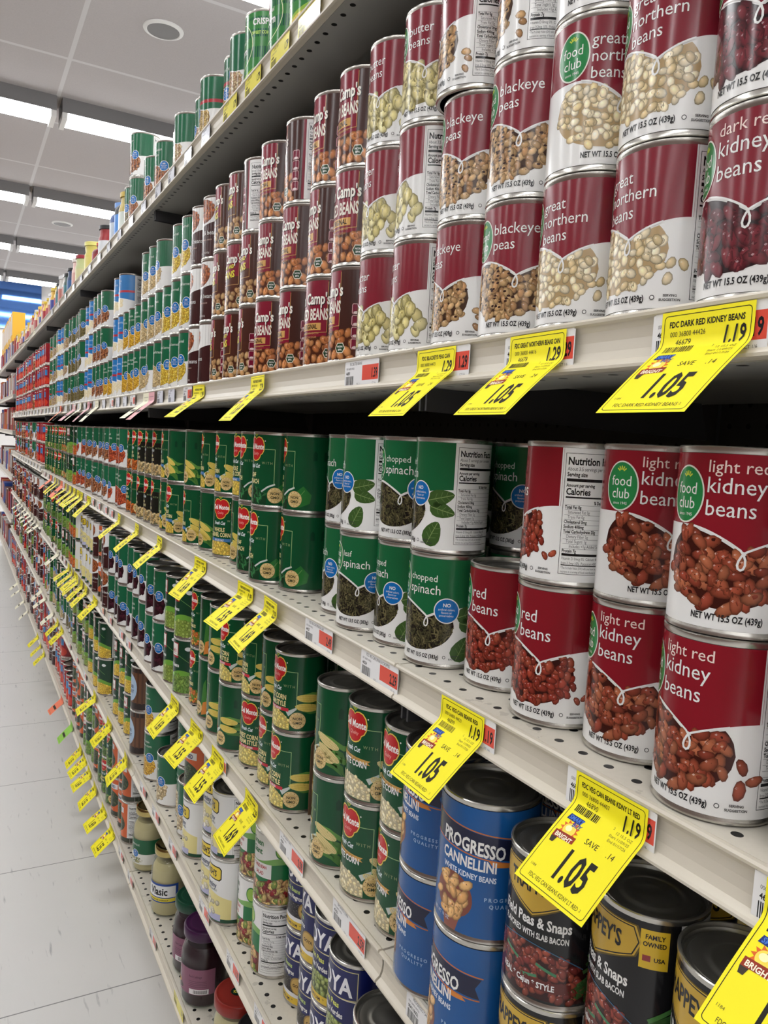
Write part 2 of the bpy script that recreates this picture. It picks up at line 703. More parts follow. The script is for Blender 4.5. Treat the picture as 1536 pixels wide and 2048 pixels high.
def shelving():
    G = 0.0015
    y0, y1 = G, BAY - G
    root = empty('shelf')
    # deck: top skin, rolled hem, front pan and raised rear underside
    sec = [(0.004, 0.0), (DEPTH, 0.0), (DEPTH, -0.022), (0.084, -0.022), (0.080, -0.036), (0.006, -0.036)]

    def extrude(pts, name):
        k = len(pts)
        vs = [(x, y0, z) for x, z in pts] + [(x, y1, z) for x, z in pts]
        fs = [(i, (i + 1) % k, k + (i + 1) % k, k + i) for i in range(k)] + [tuple(range(k)), tuple(range(2 * k - 1, k - 1, -1))]
        me = mesh_from(name, vs, fs)
        bm = bmesh.new()
        bm.from_mesh(me)
        bmesh.ops.recalc_face_normals(bm, faces=bm.faces)
        bm.to_mesh(me)
        bm.free()
        return me
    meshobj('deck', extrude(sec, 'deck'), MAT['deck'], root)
    chan = [(0.0045, -0.0005), (0.002, 0.0008), (-0.0012, 0.0008), (-0.0024, -0.0008), (-0.0020, -0.0028), (0.0012, -0.0040), (0.0034, -0.0080), (0.0042, -0.0150), (0.0036, -0.0220), (0.0014, -0.0280), (-0.0030, -0.0310), (-0.0042, -0.0325), (-0.0040, -0.0345), (-0.0010, -0.0352), (0.0062, -0.0352)]
    meshobj('price_channel', extrude(chan, 'price_channel'), MAT['paint'], root)
    for yb in (0.004, BAY - 0.007):
        pts = [(0.012, -0.0365), (0.082, -0.0365), (0.086, -0.0225), (0.40, -0.0225), (0.415, -0.066), (0.36, -0.064), (0.012, -0.058)]
        k = len(pts)
        vs = [(x, yb, z) for x, z in pts] + [(x, yb + .003, z) for x, z in pts]
        fs = [(i, (i + 1) % k, k + (i + 1) % k, k + i) for i in range(k)] + [tuple(range(k)), tuple(range(2 * k - 1, k - 1, -1))]
        meshobj('bracket', mesh_from('bracket', vs, fs), MAT['steel_dark'], root)
    first = True
    for s in 'ABCDEF':
        for b in range(8):
            y = Y0 + b * BAY
            loc = (0, y, shelf_z(s, y + .5))
            o = root if first else clone(root, loc)
            first = False
            o.location = loc
            if s == 'F':                                  # the base deck rests on its kick plate
                for ch in list(o.children):
                    if ch.name.startswith('bracket'):
                        bpy.data.objects.remove(ch)
            tag(o, 'beige perforated steel shelf, %s, %s bay from the camera' % (SNAME[s], ordinal(b)), 'shelf', 'gondola shelves')
    root = empty('back_panel')
    meshobj('pegboard', boxes('pegboard', [(0, G, 0.0, 0.012, BAY - G, 1.96)]), MAT['peg'], root)
    meshobj('upright', boxes('upright', [(-0.006, -0.012, 0.0, 0.0, 0.012, 1.96)]), MAT['steel_dark'], root)
    kick = meshobj('kick_plate', boxes('kick_plate', [(0.0, G, 0.0, 0.006, BAY - G, 0.186)]), MAT['paint'])
    kroot = kick
    for b in range(8):
        y = Y0 + b * BAY
        o = root if b == 0 else clone(root, (0.43, y, 0))
        o.location = (0.43, y, 0)
        tag(o, 'grey pegboard back panel behind the cans, %s bay from the camera' % ordinal(b), 'back panel', 'gondola back panels')
        k = kroot if b == 0 else clone(kroot, (0.06, y, 0))
        k.location = (0.06, y, 0)
        tag(k, 'beige kick plate under the bottom shelf, %s bay from the camera' % ordinal(b), 'kick plate', 'gondola kick plates')


shelving()

# ------------------------------------------------------------------ label art
R0, LH, LV = 0.0374, 103.0, 4.5          # usual can radius, label height (mm), label bottom (mm)
HALF = PI * R0 * 1000
WHITE, BLACK = (232, 232, 230), (18, 18, 20)


def nutrition(a, u0, u1, v0=6, v1=99, servings='3.5', size='1/2 cup', cal='110', dense=True):
    a.rect(u0, 0, u1 + 4, LH, WHITE, 0.6)
    b0, b1 = u0 + 3, u1
    a.stroke([(b0, v0), (b1, v0), (b1, v1), (b0, v1)], .35, BLACK, 1, closed=True)
    x = b0 + 1.6
    r = b1 - 1.6
    a.text(x, v1 - 8.6, 'Nutrition Facts', 8.2, BLACK, 1.4, bold=True, sx=.78)
    a.text(x, v1 - 13.2, 'About %s servings per container' % servings, 4.1, (50, 50, 52), 1.4, sx=.72)
    a.text(x, v1 - 17.6, 'Serving size', 4.5, BLACK, 1.4, bold=True, sx=.72)
    a.text(r, v1 - 17.6, size, 4.5, BLACK, 1.4, bold=True, sx=.72, al='R')
    a.rect(x, v1 - 21.5, r, v1 - 19.2, BLACK, 1.4)
    a.text(x, v1 - 25.6, 'Amount per serving', 3.7, BLACK, 1.4, bold=True, sx=.72)
    a.text(x, v1 - 31.6, 'Calories', 7.2, BLACK, 1.4, bold=True, sx=.76)
    a.text(r, v1 - 31.6, cal, 8, BLACK, 1.4, bold=True, sx=.8, al='R')
    a.rect(x, v1 - 34.2, r, v1 - 33, BLACK, 1.4)
    y = v1 - 38.6
    for i, (s, b, ind) in enumerate((('% Daily Value', 1, 22), ('Total Fat 0g', 1, 0), ('Saturated Fat 0g', 0, 2.5), ('Trans Fat 0g', 0, 2.5), ('Cholesterol 0mg', 1, 0), ('Sodium 400mg', 1, 0), ('Total Carbohydrate 20g', 1, 0), ('Dietary Fiber 5g', 0, 2.5), ('Total Sugars 1g', 0, 2.5), ('Includes <1g Added Sugars', 0, 5), ('Protein 7g', 1, 0))):
        a.text(x + ind, y, s, 3.5, BLACK if b else (60, 60, 62), 1.4, bold=bool(b), sx=.72)
        a.rect(x, y - 1.0, r, y - .8, (70, 70, 72), 1.4)
        y -= 3.75
    a.rect(x, y + 1.0, r, y + 2.8, BLACK, 1.4)
    for s in ('Vitamin D 0mcg 0%  Calcium 40mg 4%', 'Iron 2.2mg 10%  Potassium 430mg 8%'):
        a.text(x, y - 2.0, s, 3.1, (60, 60, 62), 1.4, sx=.7)
        y -= 3.6
    a.rect(x, y + .6, r, y + 1.3, BLACK, 1.4)
    for s in ('*The % Daily Value (DV) tells you how much a', 'nutrient in a serving of food contributes to a', 'daily diet. 2,000 calories a day is used for'):
        if y - 2 < v0 + .5:
            break
        a.text(x, y - 2.0, s, 2.6, (70, 70, 72), 1.4, sx=.62)
        y -= 2.9


def nofact_patch(a, u, v, r=11.5):
    a.ell(u, v, r + 1.0, r + 1.0, WHITE, 4.0)
    a.ell(u, v, r, r, (22, 106, 178), 4.4)
    a.text(u, v + r * .34, 'NO', r * .42, WHITE, 5, bold=True, al='C')
    for i, s in enumerate(('artificial colors,', 'flavors or', 'preservatives')):
        a.text(u, v + r * (.02 - .26 * i), s, r * .27, WHITE, 5, al='C', sx=.85)


def club_logo(a, u, v, s=1.0):
    a.ell(u, v, 13.6 * s, 17.6 * s, (226, 224, 214), 3.0)
    a.ell(u, v, 12.6 * s, 16.6 * s, (40, 128, 70), 3.4)
    a.text(u, v + .2 * s, 'food', 10.2 * s, WHITE, 4, al='C', sx=.9)
    a.text(u, v - 8.6 * s, 'club', 10.2 * s, WHITE, 4, al='C', sx=.9)
    a.text(u, v - 13 * s, 'since 1945', 2.8 * s, WHITE, 4, al='C')
    for k in range(5):
        th = PI * (.2 + .15 * k)
        a.stroke([(u + 2.2 * s * math.cos(th), v + 9.6 * s + 2 * s * math.sin(th)), (u + 4.2 * s * math.cos(th), v + 9.6 * s + 4.2 * s * math.sin(th))], .9 * s, (200, 210, 70), 4)


def lobe(u, c=46.5, w=42.0):
    """edge between the coloured top and the white lower field: two lobes meeting in a curl"""
    if u <= 0:
        t = -u
        return c + 13.5 * (1 - (1 - t / 35) ** 1.9) if t < 35 else c + 13.5 - .012 * (t - 35)
    return c + 11.5 * (1 - (1 - u / w) ** 2) if u < w else c + 11.5


def curl(a, c=46.5):
    pts = [(u, lobe(u, c) - .2) for u in (-30, -26, -22, -18, -14, -10, -7, -4, -2)] + [(-.2, c - 1.2), (.9, c - 4.2), (1.0, c - 7.2), (.2, c - 9.4), (-1.2, c - 10.2), (-2.6, c - 9.4), (-3.1, c - 7.4), (-2.6, c - 5), (-1.4, c - 2.4), (-.2, c - .4)] + [(u, lobe(u, c) - .2) for u in (1.5, 4, 7, 10, 14, 18, 22)]
    a.stroke(pts, 1.25, WHITE, 4.2)


def club_can(lines, top, cols, bg, size, step, asp=1.55, spin=False, loose=None, hand=None, wt='15.5 OZ (439g)', patch=None, seed=1, bend=.35, serv='3.5', eye=False):
    nut = 55.0 if spin else 39.5
    ink2 = (224, 232, 224) if spin else (240, 214, 206)
    a = Art()
    a.strip(-HALF, HALF, 0, LH, WHITE, 0, 96)
    a.strip(-80, nut + 3, (lambda u: lobe(u, w=nut + 2)), LH, top, .3, 70)
    a.rect(-HALF, 0, -66, LH, WHITE, .5)
    inside = lambda u, v: ((u + 11) / 38) ** 2 + ((v - 38) / 26) ** 2 < 1 and v < lobe(u) - 2.6
    lo = lambda u: 38 - 26 * math.sqrt(max(0, 1 - ((u + 11) / 38) ** 2))
    hi = lambda u: min(38 + 26 * math.sqrt(max(0, 1 - ((u + 11) / 38) ** 2)), lobe(u) - 2)
    a.strip(-49, 27, lo, hi, bg, .8, 44)
    if spin:
        a.shreds(inside, (-49, 12, 27, 64), 900, 8, 1.3, cols, 1.2, seed)
    else:
        a.beans(inside, (-48, 13, 26, 64), step, size, cols, 1.2, asp, seed=seed, bend=bend)
        if eye:
            r = random.Random(5)
            for _ in range(90):
                u, v = r.uniform(-46, 35), r.uniform(14, 60)
                if inside(u, v):
                    a.ell(u, v, 1.5, .9, (52, 30, 26), 2.3, 6)
    curl(a)
    club_logo(a, -38.5, 78)
    for s, v, sz in lines:
        a.text(-24, v, s, sz, WHITE, 3, sx=.94)
    if hand:
        a.text(-24, hand[1], hand[0], hand[2], ink2, 3, sx=1.0)
    a.text(-27, 5.0, 'NET WT ' + wt, 5.6, (38, 38, 40), 3, sx=.70, bold=True)
    a.ell(19, 7, 1.6, 1.6, (70, 70, 70), 3, 8)
    a.ell(19, 7, 1.1, 1.1, WHITE, 3.3, 8)
    a.text(30, 7.4, 'SERVING', 2.2, (60, 60, 60), 3, bold=True, al='C')
    a.text(30, 4.6, 'SUGGESTION', 2.2, (60, 60, 60), 3, bold=True, al='C')
    if loose == 'leaf':
        for (u, v, L, W, an) in ((43, 50, 14, 8, .25), (45, 38, 13, 7.5, -.25), (36, 15, 13, 9.5, 1.1)):
            pts = []
            for k in range(14):
                th = 2 * PI * k / 14
                x, y = L * math.cos(th), W * math.sin(th) * (1 - .35 * math.cos(th))
                pts.append((u + x * math.cos(an) - y * math.sin(an), v + x * math.sin(an) + y * math.cos(an)))
            a.poly(pts, (62, 92, 44), 1.5)
            a.stroke([(u - L * .9 * math.cos(an), v - L * .9 * math.sin(an)), (u + L * .9 * math.cos(an), v + L * .9 * math.sin(an))], .7, (128, 150, 92), 1.8)
            for q in (-.4, 0, .4):
                bx, by = u + q * L * math.cos(an), v + q * L * math.sin(an)
                for sg in (1, -1):
                    a.stroke([(bx, by), (bx + W * .7 * math.cos(an + sg * 1.0), by + W * .7 * math.sin(an + sg * 1.0))], .4, (104, 130, 76), 1.8)
    else:
        a.beans(lambda u, v: True, (31, 17, 36, 33), 9, size, cols, 1.2, asp, seed=seed + 9)
    if patch:
        nofact_patch(a, *patch)
    nutrition(a, nut, nut + 56, servings=serv)
    return a


def veg_can(lines, cols, bg, size, step, top=(28, 98, 66), stripe=None, circle=(18, 50), asp=1.2, seed=3, logo=True):
    """store brand green vegetable can with a slanting picture of the food"""
    a = Art()
    a.strip(-HALF, HALF, 0, LH, WHITE, 0, 96)
    edge = lambda u: 52 - .28 * u if -60 < u < 20 else (69 if u <= -60 else 46 + .06 * (u - 20))
    a.strip(-85, 75, edge, LH, top, .3, 60)
    inside = lambda u, v: ((u + 8) / 42) ** 2 + ((v - 32) / 27) ** 2 < 1 and v < edge(u) - 2
    lo = lambda u: 32 - 27 * math.sqrt(max(0, 1 - ((u + 8) / 42) ** 2))
    hi = lambda u: min(32 + 27 * math.sqrt(max(0, 1 - ((u + 8) / 42) ** 2)), edge(u) - 1.6)
    a.strip(-50, 34, lo, hi, bg, .8, 36)
    a.beans(inside, (-48, 6, 33, 60), step, size, cols, 1.2, asp, seed=seed, hi=False, n=7)
    if stripe:
        a.strip(-85, 75, 58, 64, stripe, .9, 40)
    if logo:
        a.stroke([(-34 + 13 * math.cos(2 * PI * k / 20), 80 + 15 * math.sin(2 * PI * k / 20)) for k in range(20)], 1.2, (170, 200, 170), 3, closed=True)
    for s, v, sz in lines:
        a.text(-18, v, s, sz, (214, 226, 216), 3)
    nofact_patch(a, circle[0], circle[1], 10.5)
    a.text(-22, 1.5, 'NET WT 15 OZ (425g)', 4.4, BLACK, 3, sx=.74)
    nutrition(a, 66, 112)
    return a


def shield(a, u, v, k=1.0):
    base = [(0, .45), (.09, .53), (.24, .56), (.41, .51), (.54, .36), (.60, .14), (.585, -.08), (.50, -.25), (.38, -.33), (.35, -.43), (.27, -.53), (.13, -.60), (0, -.62)]
    pts = base + [(-x, y) for x, y in base[-2:0:-1]]
    for s, c, l in ((31, (232, 196, 84), 3.0), (28.6, (150, 30, 34), 3.3), (27.4, (192, 38, 40), 3.6)):
        a.poly([(u + x * s * k, v + y * s * k) for x, y in pts], c, l)
    for sg in (-1, 0, 1):
        a.poly([(u, v + 16.5 * k), (u + sg * 3.2 * k - .8, v + 20.5 * k), (u + sg * 4 * k, v + 23 * k), (u + sg * 3.2 * k + .9, v + 20.5 * k)], (170, 190, 60), 3.2)
    a.text(u, v - 1.4 * k, 'Del Monte', 11.4 * k, (250, 246, 240), 4.4, bold=True, al='C', sx=.70)
    a.text(u, v - 9.5 * k, 'Quality', 6.0 * k, (244, 170, 160), 4.4, al='C', shear=.25, sx=.8)
    a.ell(u + 19 * k, v + 11 * k, .9, .9, WHITE, 3.2, 6)


def gmo(a, u, v, r=11):
    a.ell(u, v, r, r, (206, 176, 116), 4.2)
    a.ell(u, v, r * .93, r * .93, (222, 196, 140), 4.5)
    a.ell(u, v, r * .72, r * .72, (206, 176, 116), 4.8)
    a.text(u, v + .8, 'NON', r * .46, (38, 48, 30), 5.4, bold=True, al='C')
    a.text(u, v - r * .44, 'GMO', r * .46, (38, 48, 30), 5.4, bold=True, al='C')
    for k in range(12):
        th = 2 * PI * k / 12
        a.ell(u + r * .83 * math.cos(th), v + r * .83 * math.sin(th), .7, .5, (110, 90, 50), 5.0, 5)


def cob(a, u, v, L, W, an, c=(236, 214, 130), l=1.6):
    for s, cc, ll in ((1.0, c, l), ):
        pts = []
        for k in range(16):
            th = 2 * PI * k / 16
            x, y = L * math.cos(th), W * math.sin(th)
            pts.append((u + x * math.cos(an) - y * math.sin(an), v + x * math.sin(an) + y * math.cos(an)))
        a.poly(pts, cc, ll)
    dk = tuple(max(0, q - 30) for q in c)
    ca, sa = math.cos(an), math.sin(an)
    for j in (-.45, 0, .45):
        k = L * .9 * math.sqrt(1 - j * j)
        p = [(-k, j * W), (k, j * W)]
        a.stroke([(u + x * ca - y * sa, v + x * sa + y * ca) for x, y in p], W * .07, dk, l + .4)
    for i in range(-8, 9):
        x = i * L * .11
        y = W * .92 * math.sqrt(max(0, 1 - (x / L) ** 2))
        a.stroke([(u + x * ca + y * sa, v + x * sa - y * ca), (u + x * ca - y * sa, v + x * sa + y * ca)], W * .06, dk, l + .3)


def monte_can(kind):
    G = (12, 76, 44)
    a = Art()
    a.strip(-HALF, HALF, 0, LH, G, 0, 96)
    if kind == 'black':
        a.rect(-26, 14, 36, 74, (26, 30, 24), .4)
    a.rect(-HALF, 0, -90, LH, WHITE, .4)
    for u in (62, 78, 92):                                            # faint field scene
        a.poly([(u, 70), (u + 6, 70), (u + 6, 80), (u + 3, 84), (u, 80)], (10, 62, 38), .5)
    shield(a, 0, 83)
    a.text(24, 60, 'WITH', 5.2, (150, 170, 120), 3, sp=.25, al='C')
    a.text(-2, 54.5, 'Fresh Cut', 8.2, (226, 238, 240), 3.4, bold=True, shear=.35, al='C', sx=.74)
    a.stroke([(17, 82), (35, 82), (35, 30)], .8, (150, 190, 130), 3)
    tan = (232, 220, 160)
    if kind in ('cream', 'white', 'kernel'):
        kern = {'cream': [(232, 214, 128), (224, 200, 108)], 'white': [(238, 226, 186), (230, 214, 166)], 'kernel': [(236, 204, 96), (228, 190, 80)]}[kind]
        ln = {'cream': ('SWEET CORN', 'CREAM STYLE'), 'white': ('WHITE CORN',), 'kernel': ('WHOLE', 'KERNEL CORN')}[kind]
        for i, s in enumerate(ln):
            a.text(-2, 42 - 9 * i - (4 if len(ln) == 1 else 0), s, 10.0, tan if kind != 'white' else WHITE, 3.4, al='C', sx=.70, bold=True)
        if kind == 'cream':
            a.rect(-26, 26.4, 24, 31, (196, 52, 66), 3.2)
            a.text(-1, 27.2, 'NO SALT ADDED', 4.2, WHITE, 3.8, bold=True, al='C', sx=.8)
        elif kind == 'white':
            a.poly([(-26, 50), (24, 47), (21, 44.5), (24, 42), (-26, 45)], (206, 160, 84), 3.0)
            a.text(-2, 45.4, 'GOLDEN SELECT', 3.4, (70, 50, 30), 3.4, al='C', rise=-.05)
        else:
            a.rect(-24, 24.5, 22, 30, (70, 120, 176), 3.2)
            a.text(-1, 25.4, '50% LESS SALT', 4.2, WHITE, 3.8, bold=True, al='C', sx=.8)
        ins = lambda u, v: ((u + 4) / 30) ** 2 + ((v - 8) / 19) ** 2 < 1 and v > 1
        a.strip(-34, 26, 1, lambda u: max(1.2, 8 + 19 * math.sqrt(max(0, 1 - ((u + 4) / 30) ** 2))), tuple(int(q * .8) for q in kern[0]), 1.0, 30)
        a.beans(ins, (-34, 2, 26, 28), 4.6, 4.4, kern, 1.3, 1.15, hi=False, seed=4, n=6, dark=.8)
        a.poly([(20, 26), (36, 34), (36, 31), (24, 20)], (196, 206, 200), 1.6)
        for (u, v, an) in (((52, 46, -.06), (51, 33, -.10)) if kind == 'cream' else ((48, 40, -.42), (50, 26, -.55), (42, 22, -.35))):
            ca, sa = math.cos(an), math.sin(an)
            for sg in (1, -1):
                a.poly([(u + x * ca - y * sg * sa, v + x * sa + y * sg * ca) for x, y in ((-14, 4), (4, 8.6), (20, 7), (34, 11), (24, 1), (4, 2))][::sg], (96, 146, 66) if sg > 0 else (70, 118, 52), 1.4)
            cob(a, u, v, 18, 5.6, an, (226, 202, 104) if kind != 'white' else (226, 208, 146))
    elif kind in ('leaf', 'chopped'):
        a.text(-4, 41, 'LEAF' if kind == 'leaf' else 'CHOPPED', 8.6, tan, 3.4, al='C', sx=.74, bold=True)
        a.text(-4, 31, 'SPINACH', 9.4, tan, 3.4, al='C', sx=.74, bold=True)
        ins = lambda u, v: ((u + 6) / 30) ** 2 + ((v - 12) / 16) ** 2 < 1 and v > 1
        a.strip(-36, 24, 1, lambda u: max(1.2, 12 + 14 * math.sqrt(max(0, 1 - ((u + 6) / 30) ** 2))), (24, 60, 36), 1.0, 30)
        r = random.Random(8)
        for i in range(46):
            u, v = r.uniform(-34, 22), r.uniform(3, 25)
            if ins(u, v):
                an, L = r.uniform(0, PI), r.uniform(3, 6)
                g = r.uniform(.7, 1.3)
                c, s_ = math.cos(an), math.sin(an)
                a.poly([(u - L * c, v - L * s_), (u - 1.8 * s_, v + 1.8 * c), (u + L * c, v + L * s_), (u + 1.8 * s_, v - 1.8 * c)], (int(48 * g), int(104 * g), int(62 * g)), 1.3 + i * .012)
        a.stroke([(16, 20), (26, 27), (36, 31)], 2.4, (200, 210, 206), 2.2)
        a.poly([(34, 6), (40, 26), (50, 34), (62, 22), (60, 10), (46, 4)], (40, 112, 50), 1.2)
        a.stroke([(38, 10), (52, 28)], .7, (110, 160, 90), 1.6)
    else:
        pal = {'black': [(206, 186, 140), (190, 160, 110)], 'carrot': [(206, 112, 50), (190, 96, 40)], 'mixed': [(214, 190, 80), (92, 140, 60), (206, 116, 56)], 'beans': [(104, 140, 66), (86, 124, 54)]}[kind]
        ttl = {'black': ('BEAN', 'SPROUTS'), 'carrot': ('SLICED', 'CARROTS'), 'mixed': ('MIXED', 'VEGETABLES'), 'beans': ('GREEN', 'BEANS')}[kind]
        for i, s in enumerate(ttl):
            a.text(-2, 42 - 9 * i, s, 8.0, tan, 3.4, al='C', sx=.74, bold=True)
        ins = lambda u, v: v < 27 - .1 * abs(u) and v > 1
        a.strip(-60, 40, 1, lambda u: 27 - .1 * abs(u), tuple(int(q * .6) for q in pal[0]), 1.0, 30)
        a.beans(ins, (-58, 2, 40, 27), 5.6, 4.8, pal, 1.3, 1.7, hi=False, seed=6, n=7)
        a.poly([(44, 10), (50, 60), (56, 70), (58, 40), (62, 12)], (64, 122, 56), 1.2)
        a.poly([(46, 2), (50, 26), (60, 30), (64, 8)], (206, 130, 60), 1.4)
    gmo(a, 37, 15, 11.5)
    nutrition(a, 86, 112)
    return a


def camp_can(pork=False):
    a = Art()
    MR, BR = (128, 28, 48), (66, 36, 30)
    a.strip(-HALF, HALF, 0, LH, MR, 0, 96)
    a.rect(24, 0, 56, LH, BR if not pork else (72, 40, 32), .4)
    if pork:
        a.strip(-80, 56, 0, 52, (82, 44, 30), .3, 50)
    a.strip(-60, 50, 0, lambda u: 32 + .10 * u, (78, 40, 26), .6, 40)
    pal = [(176, 112, 66), (190, 128, 80), (160, 96, 56)] if not pork else [(186, 150, 104), (172, 132, 88)]
    a.beans(lambda u, v: v < 30 + .1 * u, (-60, 2, 46, 34), 10.2, 9.6, pal, 1.1, 1.4, seed=12, bend=.2)
    for dx, dy, c, l in ((.9, -.9, (30, 16, 18), 2.6), (0, 0, (240, 236, 226), 3.2)):
        a.text(-3 + dx, 74 + dy, "Van Camp's", 19.5, c, l, bold=True, al='C', sx=.66)
    if pork:
        for dx, dy, c, l in ((.7, -.7, (60, 20, 16), 2.6), (0, 0, (226, 210, 70), 3.2)):
            a.text(-2 + dx, 63 + dy, 'PORK AND', 8, c, l, bold=True, al='C', sx=.8, rise=.1)
            a.text(-2 + dx, 48 + dy, 'BEANS', 15, c, l, bold=True, al='C', sx=.8, rise=.1)
    else:
        a.text(-4, 54.5, 'BAKED BEANS', 19.5, (236, 228, 216), 3.2, bold=True, al='C', sx=.47)
        a.rect(-22, 41.5, 16, 50.5, (206, 158, 92), 3.0)
        a.text(-3, 43.2, 'ORIGINAL', 8.4, (40, 26, 20), 3.4, bold=True, al='C', sx=.72)
        a.text(-4, 36.4, 'FLAVORED WITH BACON', 4.0, (196, 148, 96), 3.2, al='C', sx=.74)
        a.text(-4, 31.6, 'AND BROWN SUGAR', 4.0, (196, 148, 96), 3.2, al='C', sx=.74)
    a.stroke([(24, 101), (24, 39), (-40, 36)], .7, (196, 150, 90), 2.8)
    a.poly([(20, 13), (23, 19), (31, 19), (34, 13), (31, 7), (23, 7)], (222, 216, 200), 3.0)
    a.poly([(21, 13), (23.5, 18), (30.5, 18), (33, 13), (30.5, 8), (23.5, 8)], (34, 66, 42), 3.4)
    a.text(27, 13.4, 'NON', 3.2, WHITE, 3.8, bold=True, al='C')
    a.text(27, 9.8, 'BPA', 3.2, WHITE, 3.8, bold=True, al='C')
    for k in range(4):
        v = 12 + k * 13.5
        a.stroke([(42, v), (50, v), (51, v + 1.5), (51, v + 10), (50, v + 11.5), (42, v + 11.5), (41, v + 10), (41, v + 1.5)], .9, (214, 160, 166), 3, closed=True)
        a.rect(42, v + 1, 50, v + 10.5, (120, 22, 50), 2.6)
        a.ell(46, v + 1.5, 3.6, 1.6, (226, 206, 206), 3.4, 8)
    nutrition(a, 60, 100, 22, 98, cal='130' if pork else '150')
    return a


def brown_pork_can():
    a = Art()
    a.strip(-HALF, HALF, 0, LH, (62, 32, 32), 0, 96)
    a.strip(-70, 70, lambda u: 56 + .22 * u, LH, WHITE, .4, 40)
    a.ell(-6, 80, 26, 21, (120, 62, 38), 1.0, 24)
    a.beans(lambda u, v: ((u + 6) / 25) ** 2 + ((v - 80) / 20) ** 2 < 1, (-32, 60, 20, 100), 5.6, 5.6, [(176, 102, 62), (160, 88, 54)], 1.3, 1.4, seed=3, hi=False, n=7)
    club_logo(a, -42, 76, .8)
    a.text(0, 38, 'pork & beans', 11, WHITE, 3, al='C')
    a.text(0, 28, 'in tomato sauce', 5, (200, 170, 160), 3, al='C')
    a.text(-20, 5, 'NET WT 15 OZ (425g)', 4.4, (220, 210, 205), 3, sx=.74)
    nutrition(a, 72, 112)
    return a


def blue_mushroom_can():
    a = Art()
    a.strip(-HALF, HALF, 0, LH, WHITE, 0, 96)
    a.strip(-HALF, 60, lambda u: 44 - .16 * u, LH, (44, 120, 186), .4, 60)
    a.strip(-HALF, 60, 56, 62, (176, 52, 66), .8, 60)
    a.text(-4, 84, 'mushrooms', 10, (190, 220, 240), 3, al='C')
    a.text(-4, 70, 'pieces & stems', 6, (190, 220, 240), 3, al='C')
    r = random.Random(2)
    for i in range(16):
        u, v = r.uniform(-34, 22), r.uniform(8, 34)
        a.ell(u, v, 8, 6, (224, 206, 156), 1 + i * .04, 12)
        a.ell(u, v, 6.4, 4.6, (236, 226, 196), 1.02 + i * .04, 12)
    nutrition(a, 62, 112)
    return a


RP, LHP = 0.0422, 107.0


def progresso_can():
    a = Art()
    H2 = PI * RP * 1000
    a.strip(-H2, H2, 0, LHP, (22, 84, 148), 0, 96)
    NV = (28, 32, 58)
    a.poly([(-44, 92), (-40, 92), (38, 83), (46, 82), (41, 74), (45, 65), (36, 66), (-44, 74)], NV, 1.2)
    a.stroke([(-44, 93.2), (38, 84.2), (47, 83)], 1.0, (196, 112, 52), 1.8)
    a.stroke([(-44, 72.8), (34, 64.2), (45, 63.6)], 1.0, (196, 112, 52), 1.8)
    a.poly([(14, 66), (30, 64.5), (34, 61), (18, 61)], (206, 128, 54), 1.6)
    a.text(-1, 72.8, 'PROGRESSO', 15.6, WHITE, 3, bold=True, al='C', sx=.66, rise=-.11)
    a.text(-4, 58, 'CANNELLINI', 12.6, WHITE, 3, bold=True, al='C', sx=.7, rise=-.04)
    a.text(-3, 49.5, 'WHITE KIDNEY BEANS', 6.4, (214, 226, 240), 3, bold=True, al='C', sx=.74, rise=-.04)
    sp = [(-16 + 19 * math.sin(2 * PI * k / 24), 28 + 21 * math.cos(2 * PI * k / 24) * (1 if math.cos(2 * PI * k / 24) > 0 else .8)) for k in range(24)]
    a.poly(sp, (126, 70, 56), 1.4)
    a.poly([(-27, 20), (-5, 20), (-11, 0), (-23, 0)], (138, 82, 68), 1.3)
    a.beans(lambda u, v: ((u + 16) / 17) ** 2 + ((v - 29) / 18) ** 2 < 1, (-34, 10, 2, 48), 8.0, 8.0, [(220, 172, 112), (212, 160, 100)], 1.8, 1.7, seed=5, bend=.2, dark=.6)
    a.text(30, 32, 'PROGRESSO', 4.4, (150, 186, 220), 3, sp=.28, al='C', bold=True)
    a.text(30, 26.5, 'QUALITY', 4.4, (150, 186, 220), 3, sp=.28, al='C', bold=True)
    a.text(-40, 6, 'NET WT 19 OZ', 4.4, (200, 214, 230), 3, sx=.74)
    a.rect(70, 0, 124, LHP, WHITE, .5)
    nutrition(a, 70, 120)
    return a


